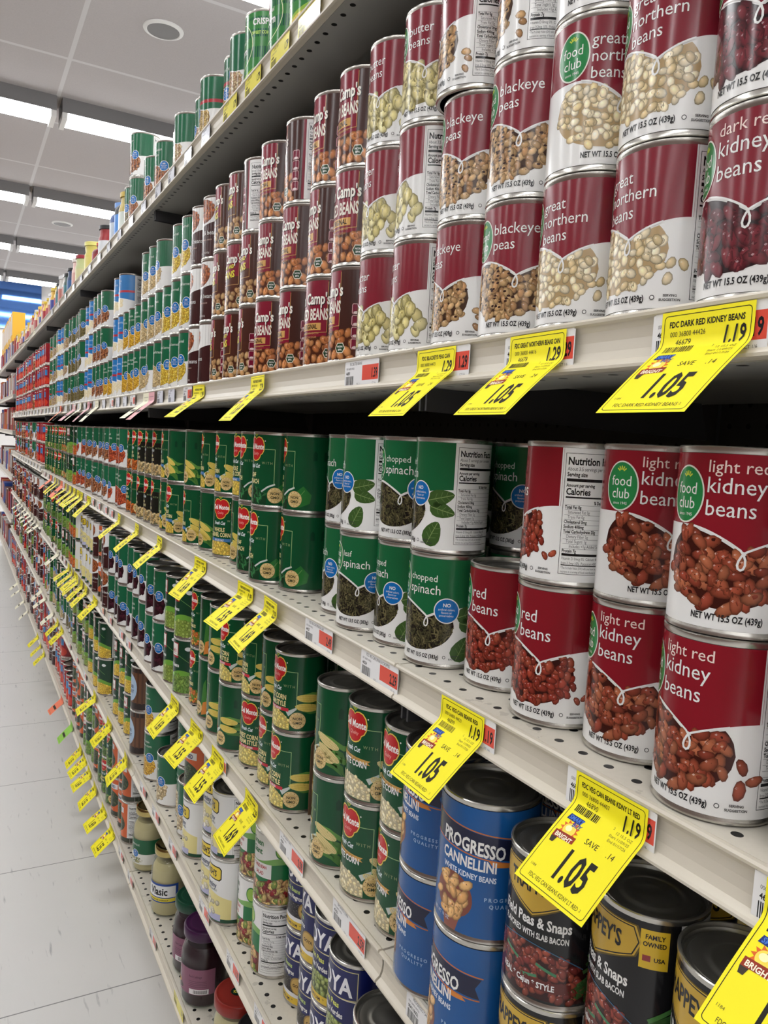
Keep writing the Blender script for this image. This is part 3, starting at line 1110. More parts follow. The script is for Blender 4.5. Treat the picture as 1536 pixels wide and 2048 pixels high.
def trappey_can(snaps=True):
    a = Art()
    BK = (24, 24, 26)
    a.strip(-HALF, HALF, 0, LH, BK, 0, 96)
    sh = [(-34, 98), (30, 98), (34, 88), (30, 78), (12, 70), (-2, 63), (-16, 70), (-34, 78), (-38, 88)]
    a.poly([(x * 1.04, 84 + (y - 84) * 1.07) for x, y in sh], (92, 76, 22), 1.2)
    a.poly(sh, (200, 164, 58), 1.6)
    a.stroke([(x * .95, 84 + (y - 84) * .92) for x, y in sh], .8, BK, 2, closed=True)
    a.text(-2, 80, "TRAPPEY'S", 16, BK, 3, bold=True, al='C', sx=.62)
    a.text(-2, 55.5, 'Field Peas & Snaps', 11.0, WHITE, 3, bold=True, al='C', sx=.72)
    a.text(-2, 47, 'FLAVORED WITH SLAB BACON', 6.4, (226, 226, 224), 3, bold=True, al='C', sx=.62)
    top = lambda u: 42 - .0075 * (u + 6) ** 2
    a.strip(-54, 40, 2, lambda u: max(2.2, top(u)), (52, 20, 20), .8, 40)
    ins = lambda u, v: v < top(u) - 1 and v > 3
    a.beans(ins, (-52, 4, 38, 42), 5.4, 5.6, [(126, 54, 44), (140, 66, 50), (112, 44, 40)], 1.2, 1.5, seed=7)
    a.stroke([(u, top(u) + .6) for u in range(-54, 41, 4)], .8, (60, 100, 130), 2.4)
    for (u, v, du, dv) in ((-26, 30, 14, -4), (4, 28, 14, -5), (-8, 16, 12, 3)):
        a.stroke([(u, v), (u + du, v + dv)], 2.2, (70, 128, 92), 2.4)
    a.strip(-40, 30, 9, 17, (96, 40, 36), 2.3, 24)
    a.text(-5, 10.5, 'REAL * Cajun * STYLE', 6.2, WHITE, 3, bold=True, al='C', sx=.8)
    r = random.Random(4)
    for i in range(26):
        u, v = r.uniform(34, 52), r.uniform(4, 44)
        if v < 8 + (u - 30) * 1.7:
            an = r.uniform(.2, .7)
            g = r.uniform(.75, 1.2)
            a.stroke([(u - 9 * math.cos(an), v - 9 * math.sin(an)), (u + 2, v + 1), (u + 9 * math.cos(an), v + 8 * math.sin(an))], 3.0, (int(66 * g), int(112 * g), int(58 * g)), 1.8 + i * .03)
    a.rect(33, 72, 51, 98, (224, 188, 48), 1.6)
    a.text(42, 92, 'FAMILY', 4.4, BK, 3, bold=True, al='C', sx=.85)
    a.text(42, 87, 'OWNED', 4.4, BK, 3, bold=True, al='C', sx=.85)
    a.rect(35, 77, 40, 81, (150, 60, 60), 3)
    a.text(45.5, 77.4, 'USA', 3.8, BK, 3, bold=True, al='C')
    a.rect(56, 0, 61, 60, (224, 188, 48), .8)
    nutrition(a, 58, 112)
    return a


def goya_can(black=False):
    a = Art()
    NV = (22, 30, 88)
    a.strip(-HALF, HALF, 0, LH, NV, 0, 96)
    a.rect(-42, 64, 36, 64.9, (222, 216, 190), 1)
    a.stroke([(-42, 99), (36, 99), (36, 66), (-42, 62)], .9, (210, 200, 140), 1.2, closed=True)
    a.text(-4, 70, 'GOYA', 29, (236, 236, 240), 3, bold=True, al='C', sx=.82)
    if black:
        a.text(-4, 52, 'Black Beans', 9, (180, 200, 120), 3, bold=True, al='C', sx=.8)
        a.text(-4, 42, 'Frijoles Negros', 9, WHITE, 3, bold=True, al='C', sx=.74)
        a.strip(-60, 50, 14, lambda u: 37 + .05 * u, (26, 24, 28), .6, 40)
        a.beans(lambda u, v: 15 < v < 35 + .05 * u, (-58, 15, 48, 38), 5.4, 5.2, [(46, 42, 46), (38, 34, 38)], 1, 1.5, seed=4)
        a.ell(24, 28, 13, 13, (150, 120, 60), 3.2)
        a.ell(24, 28, 11, 11, (196, 160, 84), 3.5)
        a.text(24, 26, 'GOYA', 6, (60, 44, 20), 4, bold=True, al='C')
        a.strip(-HALF, HALF, 10, 16, (226, 226, 226), 2.6, 60)
    else:
        a.text(-4, 52, 'Pigeon Peas', 9.6, (214, 220, 110), 3, bold=True, al='C', sx=.8)
        a.text(-4, 41, 'Gandules Verdes', 9.6, WHITE, 3, bold=True, al='C', sx=.72)
        a.strip(-60, 50, 10, lambda u: 38 - .1 * abs(u), (70, 84, 36), .6, 40)
        a.beans(lambda u, v: 11 < v < 37 - .1 * abs(u), (-58, 11, 48, 38), 6.4, 6.4, [(136, 150, 78), (120, 136, 64), (150, 160, 92)], 1, 1.35, seed=4, bend=0)
    a.strip(-HALF, HALF, 0, 10, (218, 184, 60), 2.2, 60)
    a.text(-4, 2.4, '* PREMIUM *', 6, (60, 44, 30), 3, bold=True, al='C', sp=.15)
    nutrition(a, 62, 112)
    return a


def three_bean_can():
    a = Art()
    a.strip(-HALF, HALF, 0, LH, WHITE, 0, 96)
    a.strip(-HALF, 44, 0, lambda u: 66 + 5 * math.sin(u / 16), (30, 112, 62), .4, 60)
    a.strip(-HALF, 44, lambda u: 58 + 3 * math.sin(u / 16), lambda u: 66 + 5 * math.sin(u / 16), (120, 170, 90), .6, 60)
    a.text(-20, 86, 'Green', 13, (34, 112, 62), 3, bold=True, al='C', sx=.8)
    a.text(-20, 73, 'Giant', 13, (34, 112, 62), 3, bold=True, al='C', sx=.8)
    a.ell(22, 82, 9, 12, (60, 130, 60), 2)
    a.ell(22, 82, 7.4, 10, (150, 190, 80), 2.4)
    a.rect(-34, 38, 8, 60, WHITE, 2)
    a.text(-13, 52, 'THREE BEAN', 7, (176, 40, 46), 3, bold=True, al='C', sx=.66)
    a.text(-13, 42, 'SALAD', 7.4, (176, 40, 46), 3, bold=True, al='C', sx=.72)
    a.strip(-60, 44, 1, lambda u: 34 + 4 * math.sin(u / 11), (110, 60, 40), .9, 40)
    a.beans(lambda u, v: v < 33 + 4 * math.sin(u / 11), (-58, 2, 42, 36), 8, 8.4, [(126, 30, 36), (206, 178, 110), (120, 140, 60), (190, 150, 100)], 1.2, 1.7, seed=9, bend=.3)
    nutrition(a, 44, 100, 4, 99, cal='45')
    return a


def hominy_can():
    a = Art()
    a.strip(-HALF, HALF, 0, LH, (226, 226, 224), 0, 96)
    a.strip(-HALF, 34, 0, lambda u: 48 - .25 * u if u > -40 else 58, (226, 214, 146), .4, 60)
    a.strip(-HALF, 46, 0, 6, (22, 70, 48), .8, 60)
    a.strip(-50, 16, 2, 13, (176, 176, 206), .9, 40)
    a.poly([(-30, 94), (12, 94), (16, 90), (16, 74), (12, 70), (-30, 70), (-34, 74), (-34, 90)], (50, 44, 20), 1.4)
    a.poly([(-29, 92), (11, 92), (14, 89), (14, 75), (11, 72), (-29, 72), (-32, 75), (-32, 89)], (226, 198, 60), 1.8)
    a.text(-9, 76.5, "BUSH'S", 14.5, BLACK, 3, bold=True, al='C', sx=.66)
    a.text(-8, 57, 'hominy', 12, (76, 84, 104), 3, bold=True, al='C', sx=.8)
    a.text(-4, 51.5, 'MAIZ BLANCO', 4.4, (110, 120, 110), 3, bold=True, al='C', sx=.8)
    a.beans(lambda u, v: ((u + 12) / 26) ** 2 + ((v - 24) / 16) ** 2 < 1, (-40, 8, 16, 40), 8.4, 9.4, [(224, 218, 196), (212, 204, 176)], 1.2, 1.1, seed=3, bend=0, dark=.72)
    nutrition(a, 40, 78, 4, 99)
    return a


def libby_can(kind):
    a = Art()
    a.strip(-HALF, HALF, 0, LH, (22, 62, 42), 0, 96)
    pal = {'corn': [(226, 190, 70), (214, 176, 60)], 'peas': [(128, 150, 66), (150, 170, 84)], 'beans': [(120, 150, 70), (100, 136, 60)], 'carrot': [(206, 110, 50), (190, 96, 44)]}[kind]
    a.strip(-HALF, 60, 0, lambda u: 30 + 5 * math.sin(u / 15), pal[0], .5, 60)
    a.strip(-HALF, 60, lambda u: 28 + 5 * math.sin(u / 15), lambda u: 38 + 6 * math.sin(u / 15), (110, 164, 62), .9, 60)
    a.beans(lambda u, v: v < 27 + 5 * math.sin(u / 15), (-70, 2, 58, 34), 7, 7, pal, 1.2, 1.1 if kind in ('corn', 'peas') else 2.6, hi=False, seed=2, n=7)
    a.rect(-22, 68, 14, 98, (150, 36, 48), 1.2)
    a.rect(-20, 72, 12, 96, (232, 226, 222), 1.6)
    a.text(-4, 79, "Libby's", 11, (176, 34, 48), 3, bold=True, al='C', sx=.74, shear=.15)
    a.text(-4, 50, {'corn': 'Sweet Corn', 'peas': 'Lima Beans', 'beans': 'Green Beans', 'carrot': 'Carrots'}[kind], 10, WHITE, 3, bold=True, al='C', sx=.8)
    a.stroke([(-40 + 80 * k / 12, 60 + 16 * math.sin(PI * k / 12)) for k in range(13)], .8, (110, 160, 90), 1.6)
    a.ell(36, 88, 7, 4, (220, 226, 226), 1.6, 10)
    nutrition(a, 64, 112)
    return a


def kraut_can():
    a = Art()
    a.strip(-HALF, HALF, 0, LH, (104, 68, 44), 0, 96)
    for k in range(-9, 6):
        a.rect(k * 12, 14, k * 12 + 5, LH, (84, 52, 34), .4)
    a.strip(-HALF, HALF, 0, 16, (42, 30, 28), .6, 60)
    a.strip(-HALF, HALF, 92, LH, (46, 34, 30), .6, 60)
    pts = [(-12 + 24 * math.sin(2 * PI * k / 22), 52 + 34 * math.cos(2 * PI * k / 22)) for k in range(22)]
    a.poly(pts, (166, 190, 214), 1.2)
    a.text(-12, 52, 'SAUER', 11, (30, 44, 84), 3, bold=True, al='C', sx=.76)
    a.text(-12, 40, 'KRAUT', 11, (30, 44, 84), 3, bold=True, al='C', sx=.76)
    return a


def crisp_corn_can():
    a = Art()
    a.strip(-HALF, HALF, 0, LH, (60, 130, 66), 0, 96)
    for i, (v0, v1) in enumerate(((0, 16), (36, 52), (66, 78), (92, 96))):
        a.strip(-HALF, HALF, v0, v1, (26, 84, 66), .3, 60)
    a.rect(-HALF, 0, -28, LH, (214, 206, 208), .6)
    a.rect(-28, 60, -12, 103, (150, 62, 84), .8)
    a.stroke([(-16 + 34 * math.cos(2 * PI * k / 28), 56 + 36 * math.sin(2 * PI * k / 28)) for k in range(28)], 1.3, (226, 236, 196), 2, closed=True)
    a.text(-10, 60, 'Kernel', 9, WHITE, 3, al='C')
    a.text(-8, 44, 'Corn', 16, WHITE, 3, bold=True, al='C', sx=.8)
    a.text(30, 84, 'CRISP', 13, WHITE, 3, bold=True, al='C', sx=.8)
    a.text(32, 70, 'SWEET CORN', 6.5, (190, 226, 120), 3, bold=True, al='C', sx=.8)
    a.strip(-28, 80, 0, lambda u: max(.5, 12 + .42 * u), (150, 186, 70), 1, 30)
    cob(a, 30, 10, 34, 9, .38, (228, 206, 110), 1.6)
    nutrition(a, 70, 112)
    return a


def tomato_can():
    a = Art()
    a.strip(-HALF, HALF, 0, LH, (150, 34, 42), 0, 80)
    a.strip(-HALF, HALF, 0, 8, (214, 200, 190), .4, 60)
    a.rect(-16, 54, 18, 82, (62, 128, 186), 1)
    a.text(0, 90, 'tomatoes', 9, WHITE, 3, al='C', bold=True)
    a.ell(4, 28, 30, 18, (206, 60, 44), 1.2, 20)
    a.ell(-6, 32, 14, 10, (226, 96, 66), 1.6, 14)
    nutrition(a, 62, 112)
    return a


def greens_can():
    a = Art()
    a.strip(-HALF, HALF, 0, LH, (206, 96, 48), 0, 80)
    a.ell(-2, 46, 34, 24, (52, 66, 44), 1, 24)
    a.shreds(lambda u, v: ((u + 2) / 32) ** 2 + ((v - 46) / 22) ** 2 < 1, (-36, 22, 32, 70), 160, 10, 2, [(70, 86, 56), (44, 56, 38), (92, 104, 70)], 1.3, 3)
    a.rect(-30, 76, 26, 90, (226, 224, 224), 1.2)
    a.text(-2, 78.5, 'SEASONED', 11, (44, 44, 96), 3, bold=True, al='C', sx=.74)
    a.strip(-HALF, HALF, 0, 12, (58, 62, 50), 1.1, 60)
    a.text(-2, 14, 'greens', 8, WHITE, 3, al='C')
    nutrition(a, 40, 100, 10, 99)
    return a


# ------------------------------------------------------------------ can bodies
def can_body(R, H):
    b = R - .0007
    pr = [(R - .004, 0.0), (R - .0012, 0.0), (R, .0008), (R, .0030), (b, .0042), (b, .0060), (b - .0003, .0070), (b, .0080), (b, H - .0044), (R, H - .0032), (R, H - .0006), (R - .0008, H), (R - .0020, H), (R - .0024, H - .0034)]
    return lathe('can_body', pr, 64)


def can_lid(R, H):
    r = R - .0024
    pr = [(.0004, H - .0036), (.008, H - .0036), (.010, H - .0040), (.016, H - .0040), (.0175, H - .0034), (.0195, H - .0034), (.021, H - .0044), (.0245, H - .0044), (.026, H - .0036), (r - .0045, H - .0036), (r - .003, H - .0052), (r - .001, H - .0052), (r, H - .0030)]
    me = lathe('lid', pr[::-1], 48)
    return me


def merged(name, parts):
    vs, fs, mi, cs, mats = [], [], [], [], []
    for me, mm in parts:
        b = len(vs)
        vs += [tuple(v.co) for v in me.vertices]
        if 'ink' in me.attributes:
            buf = [0.0] * (4 * len(me.vertices))
            me.attributes['ink'].data.foreach_get('color', buf)
            cs += buf
        else:
            cs += [.5, .5, .5, 1.0] * len(me.vertices)
        if mm not in mats:
            mats.append(mm)
        for p in me.polygons:
            fs.append(tuple(b + i for i in p.vertices))
            mi.append(mats.index(mm))
    out = bpy.data.meshes.new(name)
    out.from_pydata(vs, [], fs)
    at = out.attributes.new('ink', 'FLOAT_COLOR', 'POINT')
    at.data.foreach_set('color', cs)
    for mm in mats:
        out.materials.append(mm)
    out.polygons.foreach_set('material_index', mi)
    out.polygons.foreach_set('use_smooth', [True] * len(fs))
    out.update()
    sharp_edges(out)
    return out


BODY = {}
PROD = {}


def product(key, name, desc, art, R=.0379, H=.112, cat='can', lr=None):
    if (R, H) not in BODY:
        b, l = can_body(R, H), can_lid(R, H)
        b.materials.append(MAT['tin'])
        l.materials.append(MAT['lid'])
        BODY[(R, H)] = (b, l)
    b, l = BODY[(R, H)]
    lab = wrap(art, 'label', R - .0005, LV / 1000)
    PROD[key] = dict(name=name, desc=desc, R=R, H=H, cat=cat, parts=[('can_body', b), ('lid', l), ('label', lab)], root=None, far=None)


KID = [(150, 78, 54), (140, 66, 46), (130, 58, 42), (156, 90, 62)]
MAROON = (134, 26, 38)
MAROON_B = (128, 34, 48)
product('kidney', 'bean_can', 'maroon light red kidney bean can', club_can([('kidney', 80, 13.5), ('beans', 66.5, 13.5)], MAROON, KID, (58, 22, 16), 7.2, 6.9, asp=1.75, bend=.45, hand=('light red', 92, 10.5), seed=2))
product('red', 'bean_can', 'maroon red bean can', club_can([('red', 77, 14.5), ('beans', 63.5, 14.5)], (130, 26, 36), [(142, 58, 42), (128, 48, 36), (150, 70, 50)], (52, 20, 16), 5.9, 5.3, asp=1.6, seed=3, bend=.15))
product('dark', 'bean_can', 'maroon dark red kidney bean can', club_can([('kidney', 80, 13.5), ('beans', 66.5, 13.5)], MAROON_B, [(96, 28, 38), (84, 22, 32), (108, 38, 46)], (36, 12, 18), 7.2, 6.8, asp=1.9, bend=.5, hand=('dark red', 92, 10.5), seed=4))
product('northern', 'bean_can', 'maroon great northern bean can', club_can([('great', 83, 12), ('northern', 71.5, 12), ('beans', 60, 12)], MAROON_B, [(222, 204, 166), (210, 188, 144), (230, 216, 184)], (176, 150, 110), 6.0, 5.9, asp=1.4, seed=5, bend=.15))
product('blackeye', 'bean_can', 'maroon blackeye pea can', club_can([('blackeye', 80, 12.6), ('peas', 67.5, 12.6)], MAROON_B, [(178, 142, 98), (166, 126, 86), (190, 156, 112)], (66, 44, 30), 6.0, 5.5, asp=1.55, seed=6, bend=.3, eye=True))
product('butter', 'bean_can', 'maroon butter bean can', club_can([('butter', 80, 12.6), ('beans', 67.5, 12.6)], MAROON_B, [(202, 190, 132), (190, 178, 116), (210, 200, 146)], (124, 112, 62), 11.5, 9.2, asp=1.35, seed=7, bend=.2))
SPN = [(72, 68, 46), (46, 42, 32), (112, 104, 72), (26, 24, 20), (58, 58, 38), (92, 88, 58)]
GRN = (24, 98, 58)
product('chopped', 'spinach_can', 'green chopped spinach can', club_can([('spinach', 68, 13.2)], GRN, SPN, (36, 33, 26), 6, 5, spin=True, loose='leaf', hand=('chopped', 80.5, 9.5), wt='13.5 OZ (383g)', patch=(19, 53), seed=8, serv='3'))
product('leaf', 'spinach_can', 'green leaf spinach can', club_can([('spinach', 68, 13.2)], GRN, SPN, (36, 33, 26), 6, 5, spin=True, loose='leaf', hand=('leaf', 80.5, 9.5), wt='13.5 OZ (383g)', patch=(19, 53), seed=9, serv='3'))
product('dm_leaf', 'spinach_can', 'dark green leaf spinach can with red shield', monte_can('leaf'))
product('dm_chop', 'spinach_can', 'dark green chopped spinach can with red shield', monte_can('chopped'))
product('dm_cream', 'corn_can', 'dark green cream corn can with red shield', monte_can('cream'), cat='corn can')
product('dm_white', 'corn_can', 'dark green white corn can with red shield', monte_can('white'), cat='corn can')
product('dm_kernel', 'corn_can', 'dark green whole corn can with red shield', monte_can('kernel'), cat='corn can')
product('dm_black', 'vegetable_can', 'black and green sprouts can with red shield', monte_can('black'), cat='vegetable can')
product('dm_carrot', 'vegetable_can', 'dark green carrot can with red shield', monte_can('carrot'), cat='vegetable can')
product('dm_mixed', 'vegetable_can', 'dark green mixed vegetable can with red shield', monte_can('mixed'), cat='vegetable can')
product('dm_beans', 'vegetable_can', 'dark green green-bean can with red shield', monte_can('beans'), cat='vegetable can')
product('baked', 'baked_bean_can', 'maroon original baked bean can', camp_can(False), cat='baked bean can')
product('pork', 'baked_bean_can', 'maroon and brown pork bean can', camp_can(True), cat='baked bean can')
product('brown', 'baked_bean_can', 'dark brown and white pork bean can', brown_pork_can(), cat='baked bean can')
product('blue', 'mushroom_can', 'blue and white mushroom can', blue_mushroom_can(), cat='mushroom can')
product('wcorn', 'corn_can', 'green whole kernel corn can', veg_can([('whole kernel', 84, 8.5), ('corn', 74, 8.5)], [(226, 196, 84), (214, 180, 66)], (180, 140, 40), 4.6, 4.3, seed=1), cat='corn can')
product('gcorn', 'corn_can', 'green golden corn can', veg_can([('cream style', 84, 7.5), ('golden corn', 74, 8.5)], [(222, 176, 62), (206, 158, 50)], (170, 120, 36), 4.6, 4.3, seed=2), cat='corn can')
product('hominyg', 'vegetable_can', 'green white-hominy can', veg_can([('golden', 84, 9), ('hominy', 73, 9)], [(214, 196, 158), (200, 178, 136)], (160, 136, 96), 7, 6, seed=3), cat='vegetable can')
product('cauli', 'vegetable_can', 'green kraut can with pale food picture', veg_can([('sauerkraut', 80, 9)], [(208, 186, 140), (192, 166, 118)], (150, 120, 76), 4, 3.8, asp=2.4, seed=4), cat='vegetable can')
product('beets', 'vegetable_can', 'green and white beet can', veg_can([('whole', 84, 8.5), ('beets', 73, 10)], [(66, 26, 38), (56, 20, 32)], (40, 16, 24), 11, 10, asp=1.1, seed=5), cat='vegetable can')
product('chili', 'vegetable_can', 'green chili bean can with brown picture', veg_can([('mexican', 84, 9), ('beans', 73, 9)], [(150, 92, 60), (172, 116, 78)], (92, 52, 36), 7, 6.2, seed=6), cat='vegetable can')
product('vcarrot', 'vegetable_can', 'green sliced carrot can', veg_can([('sliced', 84, 9), ('carrots', 73, 9)], [(190, 92, 56), (176, 74, 48)], (120, 52, 36), 7, 6.2, asp=1.3, seed=7), cat='vegetable can')
product('gbean', 'vegetable_can', 'green can with olive vegetable picture', veg_can([('garden', 84, 9), ('peas', 73, 9)], [(128, 116, 72), (110, 100, 60)], (78, 70, 42), 4.6, 4.4, seed=8), cat='vegetable can')
product('stripe', 'vegetable_can', 'green can with red stripe', veg_can([('kernel', 82, 10)], [(196, 170, 110), (180, 150, 92)], (140, 112, 66), 4.6, 4.4, stripe=(170, 50, 60), circle=(-4, 44), seed=9), cat='vegetable can')
product('plain', 'vegetable_can', 'green can with blue spot', veg_can([('kernel', 80, 9)], [(196, 176, 136), (176, 140, 110)], (140, 112, 76), 4.8, 4.5, circle=(-8, 46), seed=10), cat='vegetable can')
product('progresso', 'bean_can', 'tall blue white-kidney bean can', progresso_can(), .0427, .1165)
product('trappey', 'bean_can', 'black field peas can with gold shield', trappey_can(), H=.111)
product('pigeon', 'bean_can', 'navy green pigeon pea can', goya_can(False))
product('negros', 'bean_can', 'navy black bean can', goya_can(True))
product('three', 'bean_can', 'white and green bean salad can', three_bean_can())
product('hominy', 'vegetable_can', 'white and yellow hominy can', hominy_can(), cat='vegetable can')
product('l_corn', 'corn_can', 'dark green corn can with white emblem', libby_can('corn'), cat='corn can')
product('l_peas', 'vegetable_can', 'green lima bean can with white emblem', libby_can('peas'), cat='vegetable can')
product('l_beans', 'vegetable_can', 'green green-bean can with white emblem', libby_can('beans'), cat='vegetable can')
product('l_carrot', 'vegetable_can', 'green carrot can with white emblem', libby_can('carrot'), cat='vegetable can')
product('kraut', 'vegetable_can', 'brown sauerkraut can with pale blue drop', kraut_can(), cat='vegetable can')
product('crisp', 'corn_can', 'bright green striped corn can', crisp_corn_can(), cat='corn can')
product('tomato', 'tomato_can', 'red tomato can with blue square', tomato_can(), cat='tomato can')
product('greens', 'vegetable_can', 'orange seasoned greens can', greens_can(), cat='vegetable can')

COUNT = {}
GROUPNAME = {'bean_can': 'bean cans', 'spinach_can': 'spinach cans', 'corn_can': 'corn cans', 'vegetable_can': 'vegetable cans', 'baked_bean_can': 'baked bean cans', 'mushroom_can': 'mushroom cans', 'tomato_can': 'tomato cans'}
LEV = {1: [''], 2: ['lower can', 'upper can'], 3: ['bottom can', 'middle can', 'top can'], 4: ['bottom can', 'second can up', 'third can up', 'top can']}
NEAR = 2.6


def put(key, loc, rz, near):
    p = PROD[key]
    if near:
        if p['root'] is None:
            o = empty(p['name'], loc, rz)
            for n, me in p['parts']:
                c = bpy.data.objects.new(n, me)
                link(c, o)
            p['root'] = o
            return o
        return clone(p['root'], loc, rz)
    if p['far'] is None:
        p['far'] = merged(p['name'], [(me, me.materials[0]) for n, me in p['parts']])
    o = bpy.data.objects.new(p['name'], p['far'])
    o.location = loc
    o.rotation_euler = (0, 0, rz)
    return link(o)


def stack(s, key, Y, X, phis, row='', shifts=None):
    """one stack of cans standing on shelf s; phis = turn of each can in degrees, bottom to top; a phi may be (key, phi)"""
    z = shelf_z(s, Y) + .0006
    k = (s, key, row)
    i = COUNT.get(k, 0)
    COUNT[k] = i + 1
    n = len(phis)
    for lv, ph in enumerate(phis):
        kk = key
        if isinstance(ph, tuple):
            kk, ph = ph
        p = PROD[kk]
        dx, dy = (shifts[lv] if shifts else (0, 0))
        o = put(kk, (X + dx, Y + dy, z), math.radians(ph), Y < NEAR)
        z += p['H'] + .0003
        where = SNAME[s] + (', behind' if row else '')
        d = p['desc']
        if kk != key:
            lab = '%s, %s of a mixed stack, %s' % (d, LEV[n][lv], where)
        elif n == 1:
            lab = '%s, single, %s such%s, %s' % (d, ordinal(i), '' if row else ' from right', where)
        else:
            lab = '%s, %s of %s stack%s, %s' % (d, LEV[n][lv].replace(' can', ''), ordinal(i), '' if row else ' from right', where)
        tag(o, lab, p['cat'], '%s on the %s' % (GROUPNAME[p['name']], SNAME[s]))


def relax(rows):
    """nudge neighbours apart so that no two cans of a row touch"""
    for _ in range(60):
        for a, b in zip(rows, rows[1:]):
            need = PROD[a[1]]['R'] + PROD[b[1]]['R'] + .0006
            dx, dy = b[3] - a[3], b[2] - a[2]
            d = math.hypot(dx, dy)
            if d < need and d > 0:
                g = (need - d) * .52
                a[3] -= dx / d * g * .4
                a[2] -= dy / d * g
                b[3] += dx / d * g * .4
                b[2] += dy / d * g
    return rows


rnd = random.Random(21)
jit = lambda a=16: rnd.uniform(-a, a)
ROWS = []


def c(s, key, Y, X, *phis, shifts=None):
    ROWS.append([s, key, Y, X, list(phis), '', shifts])


def flush():
    global ROWS
    by = {}
    for r in ROWS:
        by.setdefault(r[0], []).append(r)
    for s, rr in by.items():
        rr.sort(key=lambda r: r[2])
        relax(rr)
        for r in rr:
            stack(r[0], r[1], r[2], r[3], r[4], r[5], r[6])
    ROWS = []


def fill(s, y0, y1, pattern, X=.048, step=.0775):
    """carry a shelf on towards the far end: pattern = (upto Y, product, tiers)"""
    y = y0
    for upto, key, n in pattern:
        keys = key if isinstance(key, (list, tuple)) else [key]
        while y < min(upto, y1):
            k = rnd.choice(keys)
            if abs(y - (Y0 + 4 * BAY)) > .045:
                c(s, k, y, X + rnd.uniform(-.006, .006), *[jit(22) for _ in range(n)])
            y += step


# ---- top shelf
c('A', 'crisp', .955, .046, 30)
c('A', 'crisp', 1.032, .046, -18)
c('A', 'crisp', 1.114, .046, 14)
c('A', 'crisp', 1.222, .046, 2)
c('A', 'plain', 1.300, .046, -6)
c('A', 'stripe', 1.378, .060, 20)
c('A', 'stripe', 1.478, .046, -8)
c('A', 'plain', 1.572, .062, 8)
c('A', 'plain', 1.672, .046, -12)
c('A', 'gbean', 1.768, .066, 8)
c('A', 'chili', 1.852, .046, 22)
c('A', 'chili', 1.970, .046, 0)
c('A', 'plain', 2.068, .070, 8)
c('A', 'chili', 2.152, .046, 5, 9)
c('A', 'gbean', 2.238, .050, -6)

# ---- second shelf (eye level): maroon beans, baked beans, corn, mushrooms, tomatoes
c('B', 'dark', .233, .046, 12, -4, 8)
c('B', 'dark', .3107, .046, 20, 15, 10)
c('B', 'northern', .3881, .046, 3, 19, 12)
c('B', 'northern', .4640, .046, 18, 71, 40)
c('B', 'blackeye', .5400, .046, 41, 34, -31)
c('B', 'blackeye', .6140, .046, 8, 28, -17, shifts=[(0, 0), (0, 0), (-.007, .004)])
c('B', 'butter', .7100, .046, -3, -20, 36)
c('B', 'butter', .7800, .046, 9, 7, 19)
c('B', 'baked', .8450, .046, -14, 12, 2)
c('B', 'baked', .9200, .046, 16, -14, -8)
c('B', 'baked', 1.0223, .046, -4, 4, -40)
c('B', 'baked', 1.1214, .046, 12, 4, 10)
c('B', 'pork', 1.2130, .046, -22, -4, -70)
c('B', 'pork', 1.2890, .046, -8, 10, -6)
c('B', 'pork', 1.3740, .046, -20, -14, -10)
c('B', 'brown', 1.4470, .046, -26, 8, 16)
c('B', 'brown', 1.5150, .046, -2, -14, 4)
for i, y in enumerate((1.584, 1.655)):
    c('B', 'wcorn', y, .046, jit(), jit(), -8)
c('B', 'wcorn', 1.730, .046, 10, 4)
c('B', 'cauli', 1.806, .046, 14, -6, -18)
c('B', 'cauli', 1.876, .046, -28, 6, 2)
c('B', 'cauli', 1.945, .046, 8, 14, 0)
c('B', 'gcorn', 2.047, .046, -4, 2)
c('B', 'gcorn', 2.118, .046, 16, 8)
c('B', 'gcorn', 2.188, .046, 10, -4)
c('B', 'blue', 2.262, .046, 4, 10, -6)
c('B', 'blue', 2.336, .046, 8, -6, 2)
c('B', 'gcorn', 2.412, .046, 12)
c('B', 'gcorn', 2.488, .046, 0)
for y in (2.564, 2.640, 2.716):
    c('B', 'chili', y, .046, jit(), jit(), jit())
fill('B', 2.794, 9.3, [(2.95, 'blue', 3), (3.25, 'gbean', 3), (3.55, ['gbean', 'plain'], 3), (4.14, ['plain', 'stripe', 'blue'], 3)])
fill('B', 4.29, 6.6, [(6.6, ['tomato', 'tomato', 'baked'], 3)])

# ---- third shelf: kidney beans, spinach, corn, vegetables
c('C', 'kidney', .225, .046, 20, 30)
c('C', 'kidney', .3092, .0432, 11, 43)
c('C', 'kidney', .3942, .0636, 26, 63)
c('C', 'red', .4714, .0549, 25, -27)
c('C', 'red', .5597, .0695, 27)
c('C', 'chopped', .6420, .0528, 31, -25)
c('C', 'chopped', .7200, .0580, 1, 36)
c('C', 'leaf', .7960, .0480, 43, -24)
c('C', 'leaf', .8740, .0640, -13, 0)
c('C', 'dm_chop', 1.0240, .0640, -20, -22)
c('C', 'dm_leaf', 1.0990, .0440, -2, 8)
c('C', 'dm_leaf', 1.1790, .0510, 12, -6)
c('C', 'dm_kernel', 1.2600, .066, -46, 4)
c('C', 'dm_kernel', 1.3409, .0589, 30, -12)
c('C', 'dm_kernel', 1.4290, .0582, -50, -18)
c('C', 'dm_kernel', 1.5060, .0470, -16, -52)
c('C', 'dm_kernel', 1.6483, .0475, 2, -58)
c('C', 'dm_kernel', 1.7280, .052, -20, -14)
c('C', 'dm_black', 1.8200, .052, -6, 0)
c('C', 'dm_black', 1.8970, .052, 2, -8)
c('C', 'dm_black', 1.9740, .050, -4, 6)
c('C', 'dm_carrot', 2.0588, .0528, -14, 2)
c('C', 'dm_carrot', 2.1400, .0560, 8, -10)
